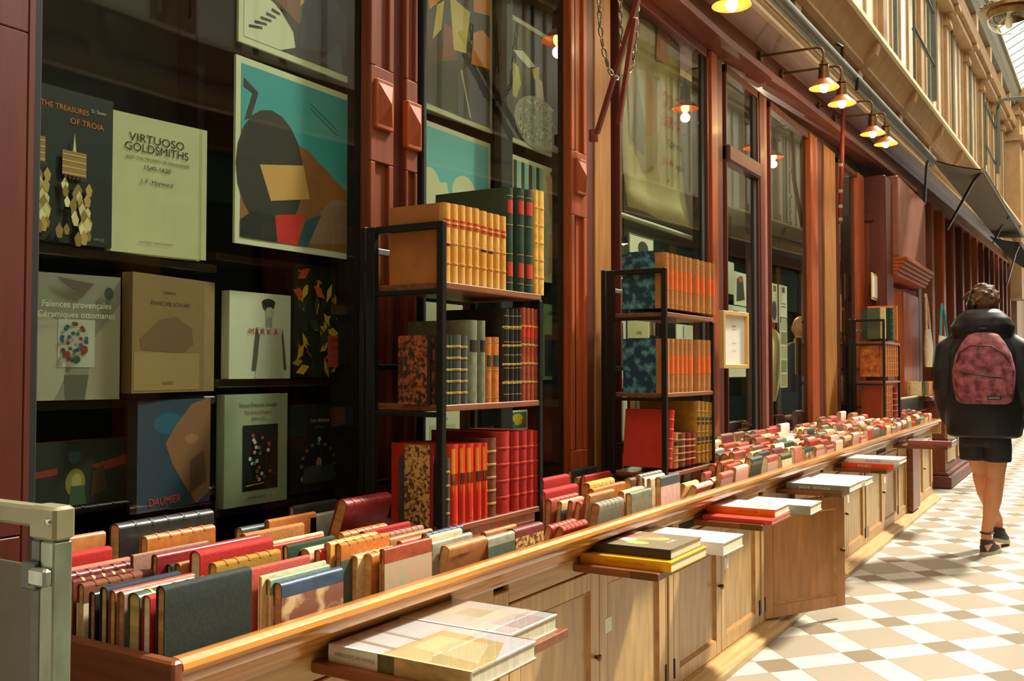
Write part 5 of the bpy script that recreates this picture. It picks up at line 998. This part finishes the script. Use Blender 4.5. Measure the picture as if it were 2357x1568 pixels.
m.build('case_frame',wood('dark_shelf',(54,33,22),'y'),o); m=MB(); rr=random.Random(8)
for k in range(8):
    y_=.05
    while y_<6.9: t_=rr.uniform(.03,.07); m.box(.05,.28,y_,y_+t_-.003,.3*k+.12,.3*k+.12+rr.uniform(.17,.25),rr.randrange(5)); y_+=t_
bk=m.build('book_rows',[cloth('maroon'),cloth('tan'),cloth('slate'),cloth('greygreen'),cloth('cream')],o); bk['kind']='stuff'
# ------------------------------------------------ metal stand at the left edge
def stand():
    Ys=.72; A=at(151,1170,Y=Ys); o=empty('folding_metal_stand',(A.x,Ys,0)); tag(o,'folding stand of galvanised metal with a grey board at the left edge of the photo','metal stand')
    def L(px,py,Y=Ys): return rel(o,at(px,py,Y=Y))
    zt=A.z; pl=at(92,1200,Y=Ys).x-A.x; pr=0.0
    CRM=M('cream_painted_metal',(136,132,102),.45,.25,.1); GAL=STEEL; zb=at(100,1200,Y=Ys).z
    MB().bev(-.9,pl+.012,-.012,.012,at(50,1205,Y=Ys).z,zt+.0,.004).build('top_bar',CRM,o)
    z1=at(130,1243,Y=Ys).z
    MB().bev(pl-.001,pr,-.015,.015,z1,zt+.002,.004).build('corner_cap',CRM,o,True,30)
    m=MB(); r_=MB().lathe([(0,.004),(.004,.003),(.005,0)],10).build('rivet',GAL,o,True); r_.location=(pr-.011,-.015,(z1+zt)/2+.004); r_.rotation_euler=(PI/2,0,0)
    MB().bev(pl+.002,pl+.026 if False else (pl+pr)/2-.004,-.013,.012,0,z1,.002).build('inner_channel',M('dark_galvanised',(92,94,82),.4,.6,.2,(30,30,30)),o)
    MB().bev((pl+pr)/2-.003,pr-.002,-.014,.012,0,z1,.002).build('outer_channel',M('pale_galvanised',(140,148,124),.34,.6,.25,(24,24,12)),o)
    c0=at(92,1350,Y=Ys).z; c1=at(92,1285,Y=Ys).z; xm=(pl+pr)/2
    MB().bev(pl-.008,xm-.002,-.02,-.013,c0,c1,.002).build('clamp_plate',M('dark_galvanised',(92,94,82)),o)
    zc=(c0+c1)/2; MB().bev(xm-.010,pr-.002,-.026,-.014,zc-.010,zc+.012,.003).build('clamp_lug',GAL,o)
    sc_=MB().lathe([(0,.006),(.003,.005),(.004,0)],8).build('screw',BLK,o,True); sc_.location=(xm-.006,-.02,zc-.006); sc_.rotation_euler=(PI/2,0,0)
    zp=at(60,1298,Y=Ys).z; MB().bev(-.9,pl-.001,-.004,.004,.1,zp,.002).build('board',M('grey_green_board',(84,80,60),.5,.2,.12),o)
stand()
# ------------------------------------------------ people
SKIN=M('skin',(206,142,98),.5,0,.06,(8,8,8)); HAIR=M('brown_hair',(92,60,36),.6,0,.4,(70,70,20),.4); JKT=M('black_jacket_cloth',(15,16,19),.5,0,.2,(10,10,10),.1)
def remesh(mb,name,mat,parent,vox=.009,sm=6):
    o=mb.build('tmp',mat); md=o.modifiers.new('r','REMESH'); md.mode='VOXEL'; md.voxel_size=vox; md.use_smooth_shade=True
    if sm: s2=o.modifiers.new('s','SMOOTH'); s2.iterations=sm; s2.factor=.5
    dg=bpy.context.evaluated_depsgraph_get(); dg.update(); me=bpy.data.meshes.new_from_object(o.evaluated_get(dg)); me.name=name
    n=bpy.data.objects.new(name,me); COL.objects.link(n); bpy.data.objects.remove(o); me.polygons.foreach_set('use_smooth',[True]*len(me.polygons)); n.parent=parent
    if not me.materials: me.materials.append(mat)
    return n
def seg(m,pts,n=14): m.tube([p for p,_ in pts],[r for _,r in pts],n); 
def ball(m,c,rx,ry,rz,T0=None,n=16):
    T=Matrix.Translation(c)@(T0 or Matrix.Identity(4))@Matrix.Diagonal((rx,ry,rz,1)); m.lathe([(max(.001,math.sin(i*PI/10)),-math.cos(i*PI/10)) for i in range(11)],n,T=T,cap=True)
def head(m,c,yawz,s=1.0):
    R=Matrix.Rotation(yawz,4,'Z'); f=lambda x,y,z: Vector(c)+(R@Vector((x*s,y*s,z*s)))
    ball(m,c,.073*s,.093*s,.105*s,R,20); ball(m,f(0,.03,-.05),.052*s,.062*s,.065*s,R)        # skull, jaw
    ball(m,f(0,.088,-.105),.024*s,.018*s,.018*s,R); ball(m,f(0,.098,-.012),.012*s,.024*s,.03*s,R); ball(m,f(0,.108,-.028),.014*s,.014*s,.012*s,R) # chin, nose
    for sx in (-1,1): ball(m,f(sx*.074,-.002,-.01),.009*s,.018*s,.03*s,R); ball(m,f(sx*.03,.078,.022),.024*s,.016*s,.010*s,R); ball(m,f(sx*.035,.07,-.03),.022*s,.02*s,.018*s,R)
    ball(m,f(0,.088,-.062),.022*s,.014*s,.006*s,R); ball(m,f(0,.086,-.073),.02*s,.013*s,.006*s,R)
    return f
def hand(m,w,d,s=1.0,side=1):
    "palm with five curled fingers; w wrist, d direction"
    w=Vector(w); d=Vector(d).normalized(); n=Vector((side,0,0)); a=d.cross(n).normalized()
    ball(m,w+d*.045,.018,.036,.05)
    for k,l in enumerate((.062,.072,.067,.052)):
        b=w+d*.085+a*(.027-.018*k); seg(m,[(b,.0095),(b+d*l*.5-n*.006,.009),(b+d*l*.8-n*.026,.008),(b+d*l*.8-n*.04,.007)],8)
    b=w+d*.03+a*.03; seg(m,[(b,.011),(b+d*.03+a*.018-n*.008,.010),(b+d*.055+a*.018-n*.02,.008)],8)
pf=at(2270,1276,Z=0); wk=empty('person',(pf.x,pf.y,0)); tag(wk,'person in a black hooded jacket and shorts walking away with a maroon backpack and headphones','person')
m=MB(); HY_=math.radians(48)
hf=head(m,(-.005,.02,1.665),HY_)
seg(m,[((-.0,0,1.58),.052),((.0,-.01,1.50),.056),((.0,-.01,1.44),.085)])
seg(m,[((0,-.01,1.44),.09),((0,0,1.30),.135),((0,.0,1.12),.13),((0,0,1.0),.125),((0,0,.90),.15),((0,.01,.82),.13)],18)
for s_ in (-1,1):
    seg(m,[((s_*.10,0,1.42),.06),((s_*.185,-.0,1.385),.055),((s_*.215,-.02,1.16),.045),((s_*.205,.03,1.05),.04),((s_*.185,.10,.93),.030)]); hand(m,(s_*.185,.10,.93),(-s_*.2,.35,-1),side=s_)
# near (right) leg planted, far (left) leg stepping ahead
def leg(m,hip,knee,ank,toe,heel):
    hip,knee,ank=map(Vector,(hip,knee,ank)); mid=knee.lerp(ank,.3)+Vector((0,-.025,0))
    seg(m,[(hip,.092),(hip.lerp(knee,.5),.078),(knee+Vector((0,.0,.04)),.058),(knee,.055),(mid,.058),(knee.lerp(ank,.65)+Vector((0,-.01,0)),.042),(ank+Vector((0,0,.05)),.033),(ank,.035)],16)
    seg(m,[(heel,.03),(ank+Vector((0,.01,-.03)),.036),(Vector(toe),.026)],12)
leg(m,(.075,0,.86),(.060,.03,.49),(.005,-.02,.10),(.06,.13,.035),(-.01,-.07,.045))
leg(m,(-.07,0,.86),(-.035,.14,.50),(.045,.33,.14),(.075,.46,.05),(.035,.29,.10))
remesh(m,'body',SKIN,wk,.008,4)
# hair
m=MB(); R=Matrix.Rotation(HY_,4,'Z'); ball(m,hf(0,-.016,.022),.086,.097,.102,R,20); rr=random.Random(2)
for k in range(95):
    a=rr.uniform(0,2*PI); e=rr.uniform(-.15,1.45); d=Vector((math.cos(a)*math.cos(e),math.sin(a)*math.cos(e),math.sin(e))); 
    if d.y>.55 and d.z<.35: continue
    b=Vector((d.x*.078,-.016+d.y*.09,.022+d.z*.096)); t2=b+d*.020+Vector((rr.uniform(-.016,.016),rr.uniform(-.01,.02),rr.uniform(-.03,.008)))
    seg(m,[(hf(*b),.016),(hf(*(b*.4+t2*.6)),.012),(hf(*t2),.004)],6)
for k in range(12):
    x_=rr.uniform(-.06,.06); seg(m,[(hf(x_,.055,.075),.016),(hf(x_*1.1,.09,.06),.013),(hf(x_*1.3,.108,.035+rr.uniform(-.01,.02)),.005)],6)
remesh(m,'hair',HAIR,wk,.007,1)
# headphones
HP=M('black_plastic',(22,22,24),.35,0,.05); hp=empty('headphones',(0,0,0)); tag(hp,'black over-ear headphones worn by the walking person','headphones'); hp.location=(pf.x,pf.y,0)
m=MB(); m.tube([tuple(hf(.098*math.cos(a),.0,.005+.125*math.sin(a))) for a in [i*PI/14 for i in range(15)]],.009,8); m.build('headband',HP,hp,True)
for s_ in (-1,1):
    q=MB(); ball(q,hf(s_*.093,-.002,-.012),.02,.036,.045,R); q.build('ear_cup',HP,hp,True)
# jacket: body, sleeves, hood
m=MB()
m.loft([(0,0,.775,.205,.145),(0,0,.79,.225,.16),(0,0,.86,.235,.17),(0,0,.95,.238,.175),(0,0,1.05,.238,.175),(0,0,1.15,.235,.17),(0,0,1.25,.232,.165),(0,-.0,1.34,.225,.155),(0,-.01,1.42,.185,.13),(0,-.01,1.48,.11,.10)],30,p=2.4,noise=.02)
for s_ in (-1,1):
    seg(m,[((s_*.14,-.01,1.405),.075),((s_*.215,-.01,1.36),.082),((s_*.228,-.03,1.22),.078),((s_*.235,-.035,1.10),.073),((s_*.228,.0,.98),.070),((s_*.215,.06,.90),.062),((s_*.20,.09,.87),.055)],18)
    for z_ in (1.28,1.2,1.12,1.04,.96): m.lathe([(.070,-.02),(.083,0),(.070,.02)],16,T=Matrix.Translation((s_*.243,-.03+(1.12-z_)*-.05,z_))) if False else None
m.loft([(0,-.015,1.40,.15,.12),(0,-.02,1.45,.185,.15),(0,-.025,1.51,.195,.155),(0,-.03,1.56,.170,.14),(0,-.03,1.60,.13,.115),(0,-.02,1.625,.095,.09)],26,noise=.03)
remesh(m,'jacket',JKT,wk,.010,3)
m=MB(); m.loft([(0,.01,.60,.155,.125),(0,.01,.66,.152,.12),(0,.005,.80,.15,.115)],24); 
m2=MB(); 
for s_,hy in ((1,.0),(-1,.05)): m2.loft([(s_*.075+.0,hy*1.3,.615,.085,.10),(s_*.075,hy,.70,.088,.105),(s_*.07,0,.86,.085,.11)],20)
m2.loft([(0,0,.72,.145,.115),(0,0,.86,.15,.12)],20); remesh(m2,'shorts',M('black_shorts',(30,30,32),.7,0,.15,(12,12,12)),wk,.009,2)
# shoes
SH=M('black_canvas_shoe',(40,44,42),.6,0,.15,(40,40,40)); SOLE=M('rubber_sole',(176,160,120),.6,0,.1)
def shoe(a,heel,toe,lift):
    heel=Vector(heel); toe=Vector(toe); d=(toe-heel); L_=d.length; ux=d.normalized(); s_=empty('shoe',(0,0,0)); s_.parent=wk
    side=ux.cross(Vector((0,0,1))).normalized(); upv=side.cross(ux); T=Matrix(((side.x,ux.x,upv.x,heel.x),(side.y,ux.y,upv.y,heel.y),(side.z,ux.z,upv.z,heel.z),(0,0,0,1)))
    def outl(k): return [(k*.036*math.sin(t)*(1.15 if math.cos(t)<0 else .95),L_/2-(L_/2+.012)*math.cos(t)*k) for t in [i*PI/10 for i in range(20)]]
    MB().prism(outl(1.0),-.0,.026,'z',T=T).build('sole',SOLE,s_,True,50)
    q=MB(); q.loft([(0,L_*.5,.024,.036,L_*.5),(0,L_*.48,.05,.035,L_*.47),(0,L_*.36,.075,.031,L_*.33),(0,L_*.28,.10,.033,.055)],20,T=T); q.build('upper',SH,s_,True)
    q=MB()
    for k in range(4): q.tube([(-.02,L_*.5+k*.022,.075-k*.008),(.0,L_*.5+k*.022,.083-k*.008),(.02,L_*.5+k*.022,.075-k*.008)],.0035,6,T=T)
    q.build('laces',WHITE,s_,True)
shoe(0,(-.02,-.09,.0),(.065,.155,.0),0); shoe(1,(.03,.25,.045),(.09,.48,.002),0)
m=MB(); m.lathe([(.040,-.006),(.046,0),(.040,.006),(.036,0)],20,T=Matrix.Translation((.008,-.018,.145))); m.build('anklet',M('dark_anklet',(60,50,40)),wk,True)
# backpack
bp=empty('backpack',(pf.x+.018,pf.y-.19,1.0)); tag(bp,'maroon marbled backpack on the back of the walking person','backpack')
BPM=M('maroon_marbled_cloth',(92,36,46),.7,0,0,(22,22,22),.15,col2=(178,100,108),contrast=(.35,.72),detail=6)
m=MB(); m.loft([(0,.0,.0,.13,.055),(0,.0,.02,.165,.075),(0,-.015,.12,.182,.095),(0,-.015,.22,.186,.098),(0,-.01,.32,.165,.088),(0,.0,.40,.125,.07),(0,.01,.45,.09,.05),(0,.02,.465,.05,.035)],28,p=2.6); remesh(m,'bag_body',BPM,bp,.010,3)
m=MB(); m.loft([(0,-.055,.025,.13,.06),(0,-.065,.05,.145,.066),(0,-.065,.15,.142,.066),(0,-.055,.19,.13,.055)],24,p=2.8); remesh(m,'front_pocket',BPM,bp,.009,3)
MB().tube([(-.12,-.105,.205),(-.05,-.128,.192),(.03,-.128,.18),(.11,-.108,.172)],.005,6).build('pocket_zip',BLK,bp,True)
MB().tube([(-.15,-.07,.27),(-.135,-.085,.33),(-.07,-.098,.375),(.05,-.098,.375),(.13,-.085,.32),(.165,-.06,.24)],.005,6).build('main_zip',M('dark_maroon_zip',(60,24,28)),bp,True)
m=MB(); m.bev(.03,.11,-.138,-.132,.03,.055,.002); m.build('logo_patch',BLK,bp); m=MB(); textmesh(m,'EASTPAK',.016,T3((.07,-.139,.0425),(1,0,0),(0,0,1))); m.build('patch_lettering',M('print_200_190_180',(200,190,180)),bp)
for s_ in (-1,1): MB().tube([(s_*.08,.03,.42),(s_*.10,.10,.46),(s_*.12,.19,.455),(s_*.13,.30,.40)],.016,8).build('shoulder_strap',M('dark_maroon_zip',(60,24,28)),bp,True)
MB().tube([(-.03,.0,.45),(-.02,-.01,.49),(.02,-.01,.49),(.03,.0,.45)],.006,6).build('grab_loop',BLK,bp,True)
# figure placed inside the shop to stand in for a reflection
_h=at(1841,729,Z=1.70); mn=empty('person',(_h.x,_h.y,0)); tag(mn,'bald person in a dark blue jacket standing in for a reflection in the fifth window','person')
m=MB(); head(m,(0,.02,1.60),math.radians(25)); seg(m,[((0,0,1.50),.055),((0,-.01,1.42),.07)])
seg(m,[((0,0,1.40),.10),((0,0,1.2),.15),((0,0,1.0),.15),((0,0,.85),.15)],16)
for s_ in (-1,1): seg(m,[((s_*.1,0,1.38),.06),((s_*.2,0,1.33),.055),((s_*.25,.05,1.12),.045),((s_*.2,.25,1.1),.035)]); hand(m,(s_*.2,.25,1.1),(-s_*.3,1,0),side=s_); leg(m,(s_*.09,0,.86),(s_*.09,.02,.48),(s_*.09,0,.09),(s_*.1,.15,.035),(s_*.09,-.06,.04))
remesh(m,'body',SKIN,mn,.012,3)
m=MB(); m.loft([(0,0,.72,.2,.15),(0,0,.9,.215,.16),(0,0,1.2,.23,.16),(0,0,1.34,.22,.15),(0,0,1.42,.15,.12),(0,0,1.47,.09,.09)],26)
for s_ in (-1,1): seg(m,[((s_*.12,0,1.37),.08),((s_*.22,0,1.33),.078),((s_*.26,.05,1.12),.066),((s_*.2,.22,1.1),.05)],16)
remesh(m,'jacket',M('dark_blue_jacket',(40,44,58),.7,0,.15,(8,8,8)),mn,.012,3)
m=MB()
for s_ in (-1,1): seg(m,[((s_*.09,0,.88),.11),((s_*.09,.02,.48),.08),((s_*.09,0,.07),.065)],16)
remesh(m,'trousers',M('blue_jeans',(56,76,96),.8,0,.15,(20,20,20)),mn,.012,2)
for s_ in (-1,1): MB().bev(s_*.09-.045,s_*.09+.045,-.09,.19,0,.06,.02).build('shoe',BLK,mn)
# bags and books in front of the next shops
def tote(px0,px1,pt,pb,X,lab,cord):
    A=at(px0,pb,X=X); B=at(px1,pb,X=X); zt=at((px0+px1)/2,pt,X=X).z; o=empty('tote_bag',A); tag(o,lab,'bag'); w=B.y-A.y; h=zt-A.z
    m=MB(); m.loft([(0,w/2,0,.02,w*.48),(0,w/2,h*.5,.035,w*.5),(0,w/2,h,.012,w*.44)],16,p=3); m.build('cloth_bag',M('natural_canvas',(196,176,140),.8,0,.08),o,True)
    MB().tube([(0,w*.2,h),(-.01,w*.35,h+.25),(-.02,w*.5,h+.38),(-.01,w*.65,h+.25),(0,w*.8,h)],.014,6).build('handle',cord,o,True)
tote(2131,2144,758,845,-1.55,'natural canvas tote bag with long handles hanging left of the walking person',M('natural_canvas',(196,176,140)))
tote(2160,2187,775,845,-1.5,'natural canvas bag on a turquoise cord just left of the walking person',M('turquoise_cord',(40,150,150),.6,0,.1))
o=empty('book_box',at(2160,922,X=-1.42)); tag(o,'red brown book box on the next counter behind the person','box'); 
MB().bev(-.22,0,-.5,1.2,.902-o.location.z,max(.95-o.location.z,0),.006).build('box_body',REDY,o)
for i,(px,c_,ds) in enumerate([(2117,'green','small green book leaning by the golden pilaster'),(2125,'pink','purple-pink magazine standing on the red brown book box'),(2140,'vellum','yellow tan booklet standing behind the purple-pink magazine'),(2155,'cream','cream booklet beside the walking person on the book box')]):
    q=at(px,910,X=-1.5); h_=at(px,878,X=-1.5).z-q.z
    book(T_up(q.x-.1,q.y,q.z)@Matrix.Rotation(PI/2*.2,4,'Z'),h_,.16,.2,cloth(c_),PAPERS['palepaper'],lab=ds)
